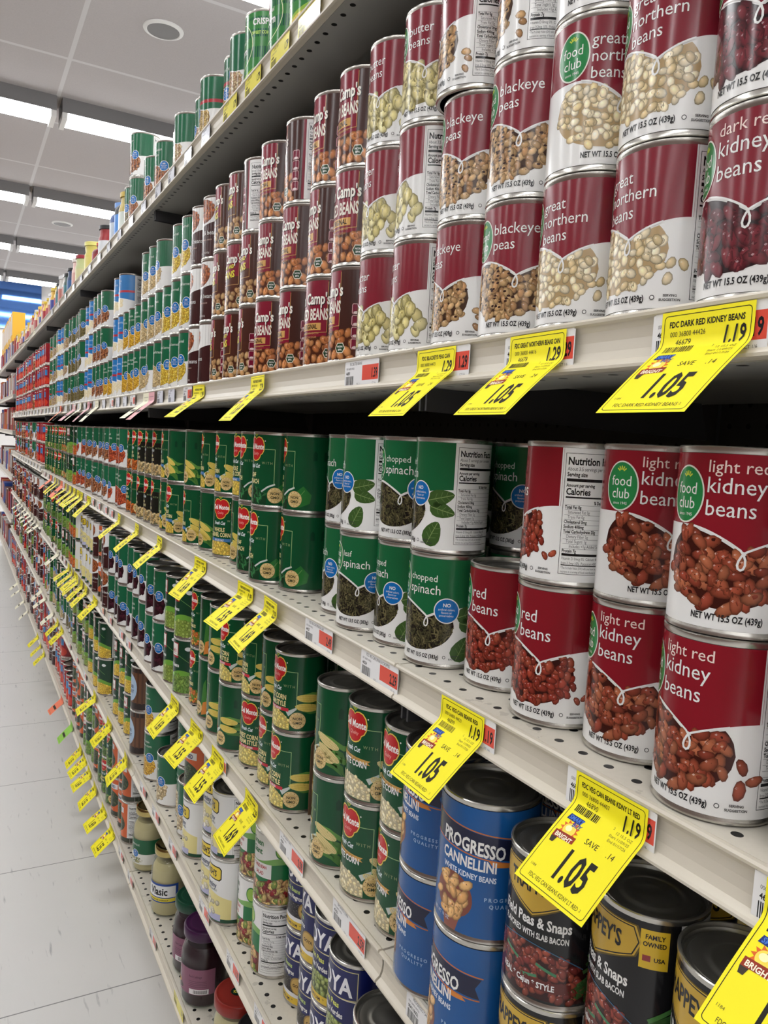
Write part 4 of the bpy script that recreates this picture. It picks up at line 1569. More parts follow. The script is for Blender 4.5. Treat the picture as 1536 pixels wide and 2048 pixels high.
fill('C', 2.2245, 9.3, [(2.40, 'vcarrot', 2), (2.9, 'chili', 2), (3.15, 'vcarrot', 2), (3.45, ['l_peas', 'l_carrot'], 2), (3.9, ['dm_beans', 'dm_mixed'], 2), (4.25, 'dm_beans', 2), (4.8, 'tomato', 2), (6.6, ['tomato', 'chili', 'baked'], 2)], X=.052)

# ---- fourth shelf: black and blue bean cans, creamed and white corn, beets
c('D', 'trappey', .2656, .028, -20, -18)
c('D', 'trappey', .3440, .036, -6, -18)
c('D', 'trappey', .4180, .022, -2, 23)
c('D', 'progresso', .4985, .017, -8, 34)
c('D', 'progresso', .5890, .0345, -20, -10)
c('D', 'dm_white', .6700, .0510, -14, -2)
c('D', 'dm_white', .7477, .0466, 6, 10)
c('D', 'dm_white', .8235, .0412, -42, -46)
c('D', 'dm_cream', .9850, .0456, 0, 6)
c('D', 'dm_cream', 1.0590, .0540, -4, -40)
c('D', 'dm_cream', 1.1308, .0502, 26, -10)
c('D', 'dm_cream', 1.2030, .0390, -42, 4)
c('D', 'dm_cream', 1.2790, .0410, -44, -46)
c('D', 'dm_mixed', 1.3560, .0460, -50, -48)
c('D', 'dm_mixed', 1.4300, .0500, 0, 2)
c('D', 'l_beans', 1.5060, .0382, 6, ('l_peas', 4))
c('D', 'l_peas', 1.5830, .0364, -4, -8)
c('D', 'beets', 1.6600, .0290, 10, 6)
c('D', 'beets', 1.7360, .0290, -10, 4)
fill('D', 1.86, 9.3, [(2.32, 'beets', 2), (2.62, ['greens', 'brown'], 2), (2.95, 'hominy', 2), (3.25, 'l_carrot', 2), (4.2, ['l_beans', 'dm_beans', 'l_peas'], 2), (6.6, ['tomato', 'baked', 'brown'], 2)], X=.036)

# ---- fifth shelf: navy bean cans, bean salad, hominy, sauerkraut, corn
c('E', 'negros', .6300, .010, 4, 20)
c('E', 'pigeon', .7387, .0331, -2, 2)
c('E', 'pigeon', .8130, .0480, 10, 4)
c('E', 'negros', .8880, .0640, 0, -20)
c('E', 'negros', .9580, .0745, 2, 14)
c('E', 'three', 1.0430, .0524, -40, 38)
c('E', 'three', 1.1190, .0555, 10, 14)
c('E', 'hominy', 1.1920, .0300, 20, 4)
c('E', 'hominy', 1.2680, .0380, 26, 22)
c('E', 'hominy', 1.4092, .0409, 8, ('greens', 10))
c('E', 'hominyg', 1.4860, .050, -10)
c('E', 'hominyg', 1.5600, .066, 4, -6)
c('E', 'hominyg', 1.6350, .0420, 0)
c('E', 'gcorn', 1.7725, .0434, 8, -4)
c('E', 'kraut', 1.9314, .0413, 16, 22)
c('E', 'l_corn', 2.0650, .0510, 8, -6)
c('E', 'l_corn', 2.1430, .0509, -10, 4)
c('E', 'l_corn', 2.2210, .0499, 2, 6)
fill('E', 2.42, 9.3, [(2.72, 'l_corn', 2), (3.05, 'l_peas', 2), (3.4, 'gbean', 2), (4.0, ['l_beans', 'cauli'], 2), (6.6, ['tomato', 'brown', 'l_peas'], 2)], X=.042)
# ---- bottom shelf, beyond the jars
fill('F', 2.02, 9.3, [(2.20, 'greens', 2), (2.5, ['greens', 'dm_beans'], 2), (2.75, 'l_beans', 2), (3.1, 'greens', 2), (3.35, 'tomato', 1), (3.7, 'tomato', 2), (6.6, ['brown', 'tomato'], 2)], X=.045)
flush()

# rows behind, where the photograph shows their lids or sides
COUNT_B = {}
for s, key, ys, n in (('D', 'trappey', [.27, .35], 2), ('D', 'dm_cream', [1.03, 1.11, 1.19, 1.27], 2), ('D', 'dm_mixed', [1.35, 1.43], 2), ('D', 'l_beans', [1.51, 1.59], 2), ('D', 'beets', [1.67, 1.75, 1.86, 1.94], 2),
                      ('C', 'chopped', [.55, .64, .73], 2), ('C', 'red', [.44], 1), ('E', 'negros', [.68], 2), ('E', 'hominy', [1.24, 1.33], 2), ('D', 'progresso', [.53], 2)):
    for y in ys:
        stack(s, key, y, .150 if s == 'C' else .128 + (.012 if key == 'progresso' else 0), [jit() for _ in range(n)], 'back')
for y in (1.12, 1.20, 1.28, 1.36, 1.44, 1.52, 1.60, 1.68, 1.76):
    stack('D', 'dm_cream' if y < 1.4 else ('l_beans' if y < 1.62 else 'beets'), y, .212, [jit(), jit()], 'back')

# ------------------------------------------------------------------ shelf tags bent out of the price channel
YEL = (250, 238, 34)
TW, TL = 64.0, 86.0


def tag_profile(flare=51.0, straight=14.0, bend=12.0):
    """(x, z, normal) along the strip, measured from its top edge; metres"""
    pts, x, z, n = [], -0.0018, -0.0035, 90
    for i in range(n + 1):
        s = TL * i / n
        t = min(1.0, max(0.0, (s - straight) / bend))
        t2 = t * t * (3 - 2 * t)
        extra = 5.0 * max(0, (s - straight - bend) / (TL - straight - bend))
        th = math.radians(flare * t2 - extra * t2)
        pts.append((x, z, th))
        d = TL / n / 1000
        x -= d * math.sin(th)
        z -= d * math.cos(th)
    return pts


def tag_mesh(art, name, flare=51.0):
    P = tag_profile(flare)

    def at(v):
        s = min(1.0, max(0.0, (TL - v) / TL)) * (len(P) - 1)
        i = min(int(s), len(P) - 2)
        f = s - i
        return [P[i][k] * (1 - f) + P[i + 1][k] * f for k in range(3)]

    def fm(u, v, l):
        x, z, th = at(v)
        o = .00005 + l * .00006
        return (x - math.cos(th) * o, -u / 1000, z + math.sin(th) * o)

    def fn(u, v):
        x, z, th = at(v)
        return (-math.cos(th), 0, math.sin(th))
    return art.build(name, fm, fn, MAT['card'])


def rows_strip(a, c, l=0.0, u0=0.0, u1=TW, v0=0.0, v1=TL):
    n = 60
    vs = []
    for i in range(n + 1):
        v = v0 + (v1 - v0) * i / n
        vs += [(u0, v), (u1, v)]
    a.add(vs, [(2 * i, 2 * i + 1, 2 * i + 3, 2 * i + 2) for i in range(n)], c, l)


def vline(a, u, v0, v1, w, c, l):
    n = max(1, int((v1 - v0) / 1.6))
    for i in range(n):
        p, q = v0 + (v1 - v0) * i / n, v0 + (v1 - v0) * (i + 1) / n
        a.add([(u - w / 2, p), (u + w / 2, p), (u + w / 2, q), (u - w / 2, q)], [(0, 1, 2, 3)], c, l)


def tag_art(title, upc, sku, reg, save, price, end='End 01/17/26'):
    a = Art()
    rows_strip(a, YEL)
    K = (24, 22, 10)
    for u in (2.2, TW - 2.2):
        vline(a, u, 4.5, TL - 4.5, .45, K, 1)
    for v in (2.4, TL - 2.4):
        a.stroke([(4.6, v), (TW - 4.6, v)], .45, K, 1)
    for (cx, cy_, a0) in ((4.6, 4.8, PI), (TW - 4.6, 4.8, 1.5 * PI), (TW - 4.6, TL - 4.8, 0), (4.6, TL - 4.8, .5 * PI)):
        a.stroke([(cx + 2.4 * math.cos(a0 + PI / 2 * k / 5), cy_ + 2.4 * math.sin(a0 + PI / 2 * k / 5)) for k in range(6)], .45, K, 1)
    w = a.width(title, 5.0, .8)
    a.text(TW / 2, TL - 9.5, title, 5.0, K, 2, al='C', sx=.8 * min(1, 52 / w), bold=True)
    a.text(7, TL - 15.2, upc, 4.4, (60, 56, 30), 2, sx=.82)
    a.text(12, TL - 20.6, sku, 5.2, K, 2, sx=.85)
    r = random.Random(hash(sku) % 1000)
    x = 6.5
    while x < 27:
        bw = r.choice((.35, .6, .9))
        vline(a, x, TL - 27.5, TL - 22.0, bw, K, 2)
        x += bw + r.choice((.4, .6, .8))
    a.text(TW - 4.5, TL - 22.0, reg, 14.5, K, 2, al='R', sx=.58, bold=True)
    a.text(TW - 7, TL - 26.5, '12 15.5 OZ', 2.9, (110, 104, 40), 2, al='R')
    a.text(TW - 7, TL - 30.0, 'Start 11/09/25', 2.9, (110, 104, 40), 2, al='R')
    a.text(TW - 7, TL - 33.5, end, 2.9, (110, 104, 40), 2, al='R')
    a.text(40, TL - 24.5, '2', 2.6, (110, 104, 40), 2)
    # sun emblem
    cx, cv = 13.5, TL - 41
    star = []
    for k in range(24):
        rr = 8.2 if k % 2 == 0 else 5.6
        star.append((cx + rr * math.cos(2 * PI * k / 24), cv + rr * .9 * math.sin(2 * PI * k / 24)))
    a.poly(star, (226, 104, 40), 2)
    a.ell(cx, cv, 5.2, 4.8, (252, 226, 90), 2.6)
    a.ell(cx - 1, cv + .8, 2.6, 2.2, (255, 248, 190), 3.0)
    a.poly([(cx - 8, cv + 6.4), (cx + 4.5, cv + 6.4), (cx + 6, cv + 11), (cx - 7, cv + 11)], (24, 44, 120), 2.4)
    a.text(cx - .5, cv + 7.2, 'SMART', 4.6, (70, 120, 210), 3, bold=True, al='C', sx=.86, shear=.2)
    a.text(cx + 3, cv + 3.2, 'BUY', 4.6, (40, 70, 160), 3.2, bold=True, al='C', sx=.86, shear=.2)
    a.poly([(cx - 9, cv - 9), (cx + 9, cv - 7.5), (cx + 9, cv - 2.4), (cx - 9, cv - 3.6)], (150, 50, 26), 2.8)
    a.text(cx, cv - 7.9, 'BRIGHT', 4.6, (252, 244, 220), 3.3, bold=True, al='C', sx=.92)
    a.poly([(cx - 9, cv - 9), (cx - 4, cv - 8.6), (cx - 5, cv - 13), (cx - 8, cv - 13)], (60, 50, 40), 2.6)
    a.text(29, TL - 43, 'SAVE', 6.0, K, 2, sx=.85)
    a.text(48, TL - 43, save, 6.0, K, 2, sx=.85)
    # big condensed price
    a.text(36, 13.5, price, 31, K, 2, al='C', sx=.52, bold=True)
    w = a.width(title, 4.2, .8)
    a.text(TW / 2, 5.2, title, 4.2, (50, 48, 20), 2, al='C', sx=.8 * min(1, 46 / w))
    a.text(5, 12, '1184', 2.6, (110, 104, 40), 2)
    a.text(TW - 8, 6, '2', 2.6, (110, 104, 40), 2)
    return a


def plain_tag_art(c, mark=(40, 34, 20)):
    a = Art()
    rows_strip(a, c)
    for v, w in ((TL - 10, 44), (TL - 18, 24), (30, 40), (6, 46)):
        a.stroke([(TW / 2 - w / 2, v), (TW / 2 + w / 2, v)], 1.6 if v != 30 else 9, mark if v == 30 else tuple(int(x * .75) for x in c), 1)
    return a


TAGS = {
    'be': tag_art('FDC BLACKEYE PEAS CAN', '000 36800 44473', '46023', '1.29', '.24', '1.05'),
    'gn': tag_art('FDC GREAT NORTHERN BEANS CAN', '000 36800 44416', '46678', '1.29', '.24', '1.05'),
    'dk': tag_art('FDC DARK RED KIDNEY BEANS', '000 36800 44426', '46679', '1.19', '.14', '1.05'),
    'rb': tag_art('FDC VEG CAN BEANS RED', '000 36800 44423', '46899', '1.19', '.14', '1.05'),
    'lk': tag_art('FDC VEG CAN BEANS KDNY LT RED', '000 36800 44407', '46890', '1.19', '.14', '1.05'),
    '169': tag_art('VEGETABLES CANNED', '000 24000 01664', '44210', '2.29', '.60', '1.69'),
    '155': tag_art('VEGETABLES CANNED', '000 24000 16306', '44212', '1.99', '.44', '1.55'),
    'pink': plain_tag_art((226, 170, 176)),
    'orange': plain_tag_art((240, 128, 92)),
    'green': plain_tag_art((150, 206, 84)),
    'cream': plain_tag_art((236, 232, 206)),
}
TAGM = {}
TN = {}


def shelf_tag(s, yl, kind, what, flare=51, twist=0.0):
    k = (kind, flare)
    if k not in TAGM:
        TAGM[k] = tag_mesh(TAGS[kind], 'shelf_tag', flare)
    o = bpy.data.objects.new('shelf_tag', TAGM[k])
    o.location = (0, yl, shelf_z(s, yl))
    o.rotation_euler = (0, 0, math.radians(twist))
    link(o)
    tag(o, what, 'shelf tag', 'bent tags on the %s' % SNAME[s])
    return o


shelf_tag('B', .632, 'be', 'yellow 1.05 shelf tag bent out below the blackeye pea cans')
shelf_tag('B', .492, 'gn', 'yellow 1.05 shelf tag for great northern beans, middle of the three near tags')
shelf_tag('B', .342, 'dk', 'yellow 1.05 shelf tag for dark red kidney beans, nearest on second shelf')
shelf_tag('C', .556, 'rb', 'yellow 1.05 shelf tag for red beans, below the third shelf')
shelf_tag('C', .384, 'lk', 'yellow 1.05 shelf tag for light red kidney beans in front of black cans')
shelf_tag('C', .239, 'lk', 'yellow shelf tag cut off by the bottom right corner of the photo')
FARTAGS = [
    ('B', 1.105, '169'), ('B', 1.425, '155'), ('B', 1.80, 'pink'), ('B', 1.86, 'cream'), ('B', 2.58, 'cream'), ('B', 2.74, 'pink'), ('B', 2.93, 'cream'), ('B', 3.12, 'pink'), ('B', 3.30, 'cream'), ('B', 3.52, 'orange'),
    ('C', 1.011, '169'), ('C', 1.128, '155'), ('C', 1.376, '169'), ('C', 1.675, '155'), ('C', 1.91, '155'), ('C', 2.14, '169'),
    ('C', 2.70, '169'), ('C', 2.86, '155'), ('C', 2.95, '155'), ('C', 3.05, '169'), ('C', 3.16, '155'), ('C', 3.28, '169'), ('C', 3.45, 'orange'), ('C', 3.56, '155'), ('C', 3.67, '169'), ('C', 3.86, 'orange'),
    ('D', 1.056, '169'), ('D', 1.229, '155'), ('D', 1.365, '155'), ('D', 1.515, '169'),
    ('D', 2.53, '155'), ('D', 2.71, '169'), ('D', 2.81, '155'), ('D', 2.89, '155'), ('D', 2.975, '169'), ('D', 3.06, '155'), ('D', 3.16, '169'), ('D', 3.54, 'cream'),
    ('D', 4.45, 'cream'), ('D', 4.60, 'cream'), ('D', 4.76, 'cream'), ('D', 4.92, 'cream'), ('D', 5.10, 'cream'), ('D', 5.30, 'cream'), ('D', 5.52, 'cream'), ('D', 5.74, 'cream'),
    ('E', 1.965, '155'), ('E', 2.225, '169'), ('E', 2.475, '155'), ('E', 3.35, '169'), ('E', 3.49, '155'), ('E', 3.68, 'cream'), ('E', 4.02, 'cream'), ('E', 4.22, 'cream'),
    ('F', 2.145, '155'), ('F', 2.275, '169'), ('F', 2.43, '155'), ('F', 2.555, '169'), ('F', 2.665, '155'), ('F', 2.755, '155'), ('F', 2.99, 'green'), ('F', 3.30, 'orange'), ('F', 4.02, '155'), ('F', 4.18, '155'), ('F', 4.37, '169'), ('F', 5.0, 'cream'), ('F', 5.3, 'cream'), ('F', 5.66, 'cream'), ('F', 5.92, 'cream'),
    ('A', 4.9, 'cream'), ('A', 5.2, 'cream'), ('A', 5.6, 'cream'), ('A', 6.0, 'cream'),
]
CNAME = {'169': 'yellow', '155': 'yellow', 'pink': 'pink', 'orange': 'orange', 'green': 'green', 'cream': 'pale cream'}
for s, y, k in FARTAGS:
    kk = (s, CNAME[k])
    i = TN.get(kk, 0)
    TN[kk] = i + 1
    shelf_tag(s, y, k, '%s bent tag, %s smaller %s one from right, %s' % (CNAME[k], ordinal(i), CNAME[k], SNAME[s]), flare=rnd.choice((47, 51, 55)), twist=rnd.uniform(-5, 5))


# ------------------------------------------------------------------ flat price labels lying in the channel
def label_art(title, upc, sku, price, c=(238, 238, 238), block=(226, 84, 66), w=80.0):
    a = Art()
    H = 29.0
    a.rect(1.5, 0, w - 1.5, H, c, 0)
    a.rect(0, 1.5, 1.5, H - 1.5, c, 0)
    a.rect(w - 1.5, 1.5, w, H - 1.5, c, 0)
    K = (30, 30, 32)
    tw = a.width(title, 4.6, .7)
    a.text(12, H - 5.5, title, 4.6, K, 1, sx=.7 * min(1, 60 / tw))
    a.text(4, H - 10, upc, 3.4, (90, 90, 92), 1, sx=.8)
    a.text(4, H - 15.5, sku, 4.8, K, 1, bold=True, sx=.8)
    r = random.Random(hash(sku) % 997)
    x = 3.5
    while x < 22:
        bw = r.choice((.4, .7, 1.0))
        a.rect(x, 2.5, x + bw, 12, K, 1)
        x += bw + r.choice((.45, .7))
    if block:
        a.rect(w * .53, 6.5, w - 1, 22.5, block, 1)
    if price:
        a.text(w - 3, 9.0, price, 14, K, 2, bold=True, al='R', sx=.58)
    a.text(30, 2.2, 'FDC  1', 2.8, (90, 90, 92), 1)
    a.text(w - 6, 2.0, 'CT 1/6', 2.8, (90, 90, 92), 1, al='R')
    return a


def label_mesh(art):
    def fm(u, v, l):
        return (-.0006 - l * .00005, -u / 1000, -0.0315 + v / 1000)
    return art.build('price_label', fm, lambda u, v: (-1, 0, 0), MAT['print'])


def price_label(s, yl, me, what):
    o = bpy.data.objects.new('price_label', me)
    o.location = (0, yl, shelf_z(s, yl))
    link(o)
    tag(o, what, 'price label', 'price labels on the %s' % SNAME[s])


for s, y, t_, sku, pr, what in (
        ('B', .790, 'FDC BUTTER BEANS', '46891', '1.39', 'white and red 1.39 price label under the butter bean cans'),
        ('B', .628, 'FDC BLACKEYE PEAS', '46023', '1.29', 'white and red price label half hidden behind the blackeye tag'),
        ('B', .500, 'FDC GREAT NORTHERN', '46678', '1.29', 'white price label half hidden behind the great northern tag'),
        ('B', .350, 'FDC DARK RED KIDNEY', '46679', '1.19', 'white and red price label half hidden behind the dark kidney tag'),
        ('C', .867, 'FDC VEG CAN SPINACH LEAF', '44257', '2.49', 'white and red 2.49 price label under the spinach cans'),
        ('C', .715, 'FDC VEG CAN SPINACH CHOPPED', '44254', '2.29', 'white and red 2.29 price label under the chopped spinach cans'),
        ('C', .558, 'FDC VEG CAN BEANS', '46899', '1.19', 'red and white price label half hidden behind the red bean tag'),
        ('C', .394, 'FDC VEG CAN BEANS', '46890', '1.19', 'red and white price label half hidden behind the kidney bean tag'),
        ('C', .247, 'FDC VEG CAN', '46877', '', 'white price label at the right edge of the third shelf'),
        ('D', .918, 'DM CREAM CORN', '47054', '2.59', 'white and red 2.59 price label under the creamed corn cans'),
        ('D', .751, 'DM WHITE CORN', '47055', '2.59', 'white and red 2.59 price label under the white corn cans'),
        ('D', .585, 'PROGRESSO CANNELLINI', '004119602', '', 'white price label under the tall blue bean cans')):
    price_label(s, y, label_mesh(label_art(t_, '000 36800 44426', sku, pr, block=(226, 84, 66) if pr else (240, 222, 60) if s == 'D' else None)), what)
GEN = [label_mesh(label_art('VEG CANNED', '000 24000 16306', '4421%d' % i, p_, w=62)) for i, p_ in enumerate(('2.59', '1.39', '1.99'))]
GEN_Y = label_mesh(label_art('CORN CRISP', '000 20000 12306', '44300', '1.79', c=(238, 226, 90), block=None, w=70))
GEN_W = label_mesh(label_art('VEG CANNED', '000 24000 16399', '44277', '', c=(226, 230, 240), block=None, w=52))
LN = {}
for s, ys in (('A', [.98, 1.08, 1.19, 1.30, 1.43, 1.55, 1.68, 1.80, 1.95, 2.1, 2.26, 2.43, 2.6, 2.8, 3.0, 3.2, 3.45, 3.7, 3.95]),
              ('B', [1.50, 1.62, 1.72, 2.02, 2.12, 2.22, 2.32, 2.45, 2.62, 2.72, 2.84, 2.98, 3.1, 3.22, 3.36, 3.5, 3.62, 3.76, 3.9, 4.05, 4.2, 4.4, 4.6, 4.8, 5.0, 5.2, 5.4, 5.6, 5.8, 6.0, 6.2, 6.4]),
              ('C', [2.28, 2.38, 2.5, 2.62, 2.78, 3.38, 3.76, 3.98, 4.15, 4.4, 4.6, 4.8, 5.0, 5.2, 5.4, 5.6, 5.8, 6.0]),
              ('D', [1.215, 1.99, 2.09, 2.26, 2.39, 3.3, 3.42, 3.66, 3.8]),
              ('E', [.985, 1.115, 1.275, 1.50, 1.65, 1.78, 2.7, 2.9, 3.1]),
              ('F', [1.42, 1.64, 1.89, 2.015])):
    for i, y in enumerate(ys):
        me = GEN_Y if (s == 'A' and i < 4) or (s == 'F' and i == 0) else (GEN_W if (s in 'A' or (s == 'B' and i % 3) or (s == 'C' and y > 4.3)) else GEN[i % 3])
        word = 'yellow' if me is GEN_Y else ('white' if me is GEN_W else 'white and red')
        k = (s, word)
        LN[k] = LN.get(k, -1) + 1
        price_label(s, y, me, '%s price label, %s small %s one from right, %s' % (word, ordinal(LN[k]), word, SNAME[s]))


# ------------------------------------------------------------------ jars and bottles
def jar_label(kind, R):
    a = Art()
    H2 = PI * R * 1000
    if kind == 'kraut':
        a.strip(-46, 46, 0, 44, (34, 70, 146), 0, 40)
        a.strip(-40, 40, 13, 39, (226, 228, 228), .6, 36)
        a.text(0, 18, 'Vlasic', 24, (20, 20, 24), 2, bold=True, al='C', sx=.8)
        a.strip(-42, 42, 3, 11, (222, 206, 60), .8, 36)
        a.text(0, 4.8, 'OLD FASHIONED SAUERKRAUT', 4.6, (60, 56, 20), 2, bold=True, al='C', sx=.74)
    elif kind == 'relish':
        a.strip(-80, 80, 0, 62, (226, 226, 218), 0, 60)
        a.strip(-80, 80, 26, 62, (28, 94, 60), .4, 60)
        a.text(-30, 46, 'sauerkraut', 9, (210, 226, 214), 2, al='L')
        nofact_patch(a, -4, 26, 9)
        a.shreds(lambda u, v: ((u + 8) / 26) ** 2 + ((v - 10) / 9) ** 2 < 1, (-34, 1, 18, 20), 90, 8, 1.6, [(140, 140, 90), (116, 120, 70), (160, 156, 110)], 1, 2)
    else:
        a.strip(-52, 56, 0, 50, (134, 84, 106), 0, 44)
        a.strip(-52, -20, 0, 50, (120, 82, 104), .4, 14)
        a.stroke([(-46, 46), (-24, 40)], 1.6, (216, 110, 100), 1.5)
        a.ell(-30, 12, 15, 9, (86, 40, 60), 1, 16)
        a.ell(-28, 15, 8, 6, (214, 172, 90), 1.4, 12)
        a.ell(-18, 9, 7, 5, (60, 24, 36), 1.5, 12)
        a.text(18, 34, 'Red Cabbage', 6, (70, 40, 56), 2, al='C', sx=.8)
        for k in range(4):
            a.rect(4, 26 - k * 3.4, 40, 27 - k * 3.4, (104, 66, 84), 1)
        a.rect(6, 1, 44, 11, (222, 218, 220), 1)
        for k in range(14):
            a.rect(15 + k * 1.9, 2.5, 16 + k * 1.9, 9.5, (40, 36, 40), 1.6)
    return a


def jar(name, R, H, content, lid_mat, lid_r, lid_h, kind, desc, loc, rz=0, group='glass jars on the bottom shelf', fill_to=.86):
    root = empty(name, loc, math.radians(rz))
    hs = H - lid_h
    out = [(R * .80, 0.0), (R * .95, .002), (R, .009), (R, hs * .72), (R * .97, hs * .78), (R * .88, hs * .88), (lid_r - .004, hs * .94), (lid_r - .003, hs + lid_h * .7)]
    inn = [(r - .0022, max(.004, z)) for r, z in out][::-1]
    me = lathe('glass', out + inn + [(.0004, .004)], 48)
    meshobj('glass', me, MAT['glass'], root)
    q = [(r - .0026, max(.0046, z)) for r, z in out if z < hs * fill_to] + [(max(.01, out[-3][0] - .006), hs * fill_to + .002), (.0004, hs * fill_to + .002)]
    q = [(.0004, .0046)] + q
    meshobj('contents', lathe('contents', q, 40), MAT[content], root)
    z0 = hs
    lm = lathe('lid', [(lid_r - .001, z0), (lid_r, z0 + .002), (lid_r, z0 + lid_h - .003), (lid_r - .0015, z0 + lid_h - .0006), (lid_r - .004, z0 + lid_h), (lid_r - .007, z0 + lid_h - .0012), (lid_r - .012, z0 + lid_h - .0014), (.0004, z0 + lid_h - .0008)], 48)
    meshobj('lid', lm, MAT[lid_mat], root)
    if kind:
        lv = {'kraut': .036, 'relish': .022, 'cabbage': .030}[kind]
        me = wrap(jar_label(kind, R), 'label', R + .0002, lv)
        o = bpy.data.objects.new('label', me)
        link(o, root)
    tag(root, desc, 'jar', group)
    return root


zF = SHELF['F'] + .0006
pj = jar('pickle_jar', .0435, .150, 'purple', 'purple_lid', .0405, .020, 'cabbage', 'dark red cabbage jar with a purple lid', (.0435, 1.372, zF), 28)
gj = jar('pickle_jar', .0435, .150, 'purple', 'green_lid', .0405, .020, 'cabbage', 'dark red cabbage jar with a dark green lid', (.050, 1.466, zF), 10)
jar('pickle_jar', .0400, .155, 'cream', 'gold_lid', .0335, .018, 'kraut', 'pale sauerkraut jar with blue label and gold lid, at the front', (.0482, 1.674, zF), 40)
jar('pickle_jar', .0400, .155, 'cream', 'gold_lid', .0335, .018, 'kraut', 'pale sauerkraut jar half hidden behind the green-lidded jar', (.105, 1.585, zF), 30)
jar('pickle_jar', .0405, .158, 'cream', 'gold_lid', .0345, .018, 'relish', 'pale sauerkraut jar with a green label', (.0470, 1.872, zF), 30)
red = jar('pickle_jar', .0435, .125, 'cream', 'red_lid', .0420, .020, None, 'jar with a red lid and green emblem, at the bottom edge', (.052, 1.195, zF), 0)
a = Art()
a.ell(0, 0, 14, 11, (20, 48, 34), 0, 20)
a.ell(0, 11, 6, 6, (20, 48, 34), .2, 12)
a.text(0, -4, 'Kühne', 9, (214, 196, 70), 1, bold=True, al='C', sx=.8)
a.text(0, 8.6, '1722', 4, (150, 190, 80), 1, bold=True, al='C')
em = a.build('emblem', lambda u, v, l: (v / 1000, -u / 1000, .1247 + l * .0001), lambda u, v: (0, 0, 1), MAT['print'])
o = bpy.data.objects.new('emblem', em)
o.rotation_euler = (0, 0, math.radians(70))
link(o, red)
for jr, c1 in ((pj, (120, 66, 108)), (gj, (74, 128, 96))):
    a = Art()
    a.stroke([(31 * math.cos(2 * PI * k / 36), 31 * math.sin(2 * PI * k / 36)) for k in range(36)], .8, c1, 0, closed=True)
    if jr is gj:
        a.stroke([(-22 + 44 * k / 20, 8 * math.sin(k * .62) + 6 * math.cos(k * .3)) for k in range(21)], 1.8, c1, .5)
    else:
        a.rect(-10, 12, 12, 17, (150, 70, 84), .3)
        for k in range(4):
            a.text(0, 5 - 5 * k, 'best kept cool and dark', 3.2, c1, .5, al='C')
    em = a.build('emblem', lambda u, v, l: (v / 1000 * .9, -u / 1000 * .9, .1493 + l * .0001), lambda u, v: (0, 0, 1), MAT['print'])
    o = bpy.data.objects.new('emblem', em)
    o.rotation_euler = (0, 0, math.radians(60))
    link(o, jr)
jar('pickle_jar', .040, .125, 'purple', 'black_lid', .0385, .018, None, 'jar with a black lid, nearest at the bottom edge', (.060, 1.106, zF), 0)


def bottle(name, R, H, neck, body_c, cap_c, band_c, desc, loc, cat):
    """bottle or jar seen small on the top shelf"""
    root = empty(name, loc)
    key = 'paint_%d_%d_%d'
    for c_ in (body_c, cap_c, band_c):
        k = key % c_
        if k not in MAT:
            MAT[k] = mat('glaze_' + k[6:], c_, .3)
    b = [(R * .9, 0), (R, .004), (R, H * .62), (R * .9, H * .70), (neck, H * .80), (neck, H * .90)]
    meshobj('body', lathe('body', [(.0004, 0)] + b + [(.0004, H * .90)], 32), MAT[key % body_c], root)
    meshobj('cap', lathe('cap', [(neck + .002, H * .88), (neck + .003, H * .89), (neck + .003, H * .99), (neck, H), (.0004, H)], 32), MAT[key % cap_c], root)
    meshobj('paper_band', lathe('paper_band', [(R + .0004, H * .12), (R + .0004, H * .55)], 32), MAT[key % band_c], root)
    tag(root, desc, cat, 'jars and bottles on the top shelf')
    return root


zA = SHELF['A'] + .0006
BOT = [
    ('jar', .036, .125, .030, (190, 170, 96), (196, 168, 70), (214, 222, 214), 'glass jar with golden contents and white label', 2.335),
    ('bottle', .032, .150, .014, (30, 34, 40), (60, 130, 214), (70, 140, 220), 'dark bottle with a bright blue cap', 2.425),
    ('bottle', .032, .140, .016, (60, 90, 150), (120, 160, 220), (200, 210, 220), 'slim blue bottle beside the blue-capped one', 2.505),
    ('jar', .036, .110, .032, (150, 36, 40), (26, 26, 28), (214, 216, 220), 'red jar with a black lid', 2.690),
    ('bottle', .032, .090, .016, (120, 26, 40), (206, 84, 50), (150, 40, 50), 'small red bottle with orange cap', 2.850),
    ('jar', .036, .120, .034, (210, 196, 96), (226, 220, 120), (224, 210, 120), 'yellow jar standing behind the red bottle', 3.000),
    ('jar', .037, .118, .034, (190, 196, 140), (150, 34, 48), (206, 200, 150), 'pale green jar with a red lid', 3.240),
    ('jar', .036, .125, .032, (226, 190, 180), (230, 220, 214), (220, 170, 160), 'pink and white jar', 3.350),
    ('jar', .036, .115, .032, (36, 60, 96), (30, 30, 32), (50, 96, 150), 'dark blue jar with black lid', 3.505),
]
for n, R, H, nk, bc, cc, dc, d, y in BOT:
    bottle(n, R, H, nk, bc, cc, dc, d + ', on the top shelf', (.05, y, zA), n)
pal = [((40, 70, 60), (30, 30, 30), (60, 120, 130)), ((220, 180, 70), (220, 190, 60), (170, 50, 60)), ((200, 196, 190), (220, 220, 220), (190, 120, 110)), ((214, 170, 60), (226, 200, 90), (60, 70, 150)), ((176, 60, 60), (230, 190, 80), (216, 200, 180))]
pn = ['dark green', 'yellow and red', 'pale', 'yellow and blue', 'red']
cnt = {}
y = 3.62
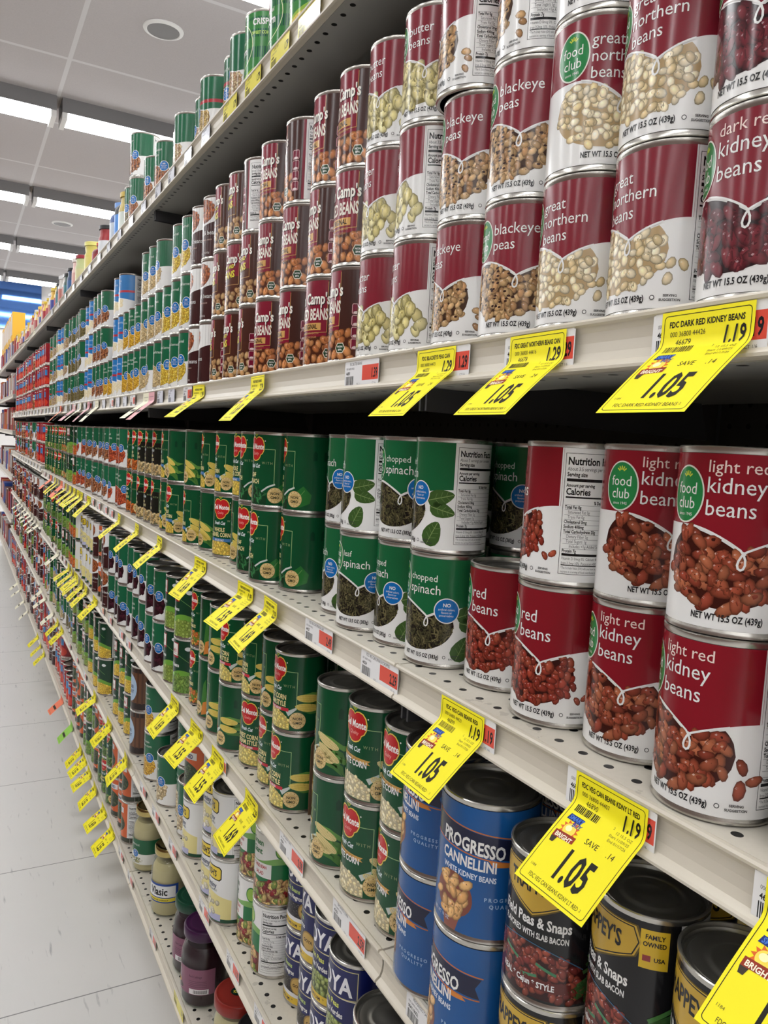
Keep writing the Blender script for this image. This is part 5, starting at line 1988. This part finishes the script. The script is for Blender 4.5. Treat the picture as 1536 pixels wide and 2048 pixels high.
while y < 6.65:
    i = rnd.choice((0, 0, 2)) if y < 3.95 else rnd.choice((1, 2, 3, 4, 1))
    k = cnt.get(i, 0)
    cnt[i] = k + 1
    bc, cc, dc = pal[i]
    bottle('jar', .036, rnd.uniform(.108, .135), .031, bc, cc, dc, '%s far jar, %s such %s one from right, top shelf' % (pn[i], ordinal(k), pn[i]), (.05 + rnd.uniform(-.006, .006), y, zA), 'jar')
    y += .086

# ------------------------------------------------------------------ cartons on the last bays
CART = {'red': (178, 40, 46), 'blue': (52, 84, 168), 'yellow': (228, 176, 50), 'white': (222, 220, 214), 'brown': (104, 62, 48), 'orange': (206, 116, 52)}
CM = {}
cnt = {}


def carton(cname, w, d, h, loc, s, panel=(226, 226, 230)):
    if cname != 'yellow':
        panel = rnd.choice(((206, 204, 200), (170, 60, 60), (70, 90, 150), (150, 110, 80)))
    k = (cname, round(w, 3), round(h, 3), panel)
    if k not in CM:
        a = Art()
        c_ = CART[cname]
        vs, fs = [], []
        a.rect(0, 0, w * 1000, h * 1000, c_, 0)
        a.rect(w * 140, h * 260, w * 860, h * 920, panel, 1)
        fr = a.build('front', lambda u, v, l: (-.0002 - l * .0002, w - u / 1000, v / 1000), None, MAT['card'])
        mk = 'board_' + cname
        if mk not in MAT:
            MAT[mk] = mat(mk, c_, .5)
        bx = boxes('carton', [(0, 0, 0, d, w, h)])
        bx.materials.append(MAT[mk])
        CM[k] = merged('carton', [(bx, MAT[mk]), (fr, MAT['card'])])
        for p in CM[k].polygons:
            p.use_smooth = False
    o = bpy.data.objects.new('carton', CM[k])
    o.location = loc
    link(o)
    kk = (s, cname)
    i = cnt.get(kk, 0)
    cnt[kk] = i + 1
    tag(o, '%s far carton, %s %s one from right, %s' % (cname, ordinal(i), cname, SNAME[s]), 'carton', 'cartons on the far %s' % SNAME[s])


for s in 'ABCDEF':
    y = Y0 + 6 * BAY + .03
    while y < Y0 + 8 * BAY - .14:
        z = FARZ[s] + .0006
        w = rnd.choice((.09, .11, .13))
        h = rnd.choice((.16, .19)) if s != 'A' else rnd.choice((.13, .16))
        nm = rnd.choice(('red', 'blue', 'brown', 'red', 'brown', 'orange', 'white'))
        carton(nm, w, .12, h, (.02 + rnd.uniform(0, .01), y, z), s)
        if s == 'A' and y > 7.4:
            carton('yellow', w, .10, .26, (.03, y, z + h + .0005), s)
        y += w + .012

# ------------------------------------------------------------------ cardboard divider between the corn cans
pts = [(.0, 0), (.26, 0), (.26, .118), (.022, .118), (.008, .113), (.0, .098)]
vs = [(x, 0, z) for x, z in pts] + [(x, .0025, z) for x, z in pts]
k = len(pts)
fs = [(i, (i + 1) % k, k + (i + 1) % k, k + i) for i in range(k)] + [tuple(range(k)), tuple(range(2 * k - 1, k - 1, -1))]
o = meshobj('cardboard_divider', mesh_from('cardboard_divider', vs, fs), MAT['cardboard'], None, (.046, .932, SHELF['D'] + .0006))
tag(o, 'brown cardboard divider standing between creamed and white corn cans', 'divider')
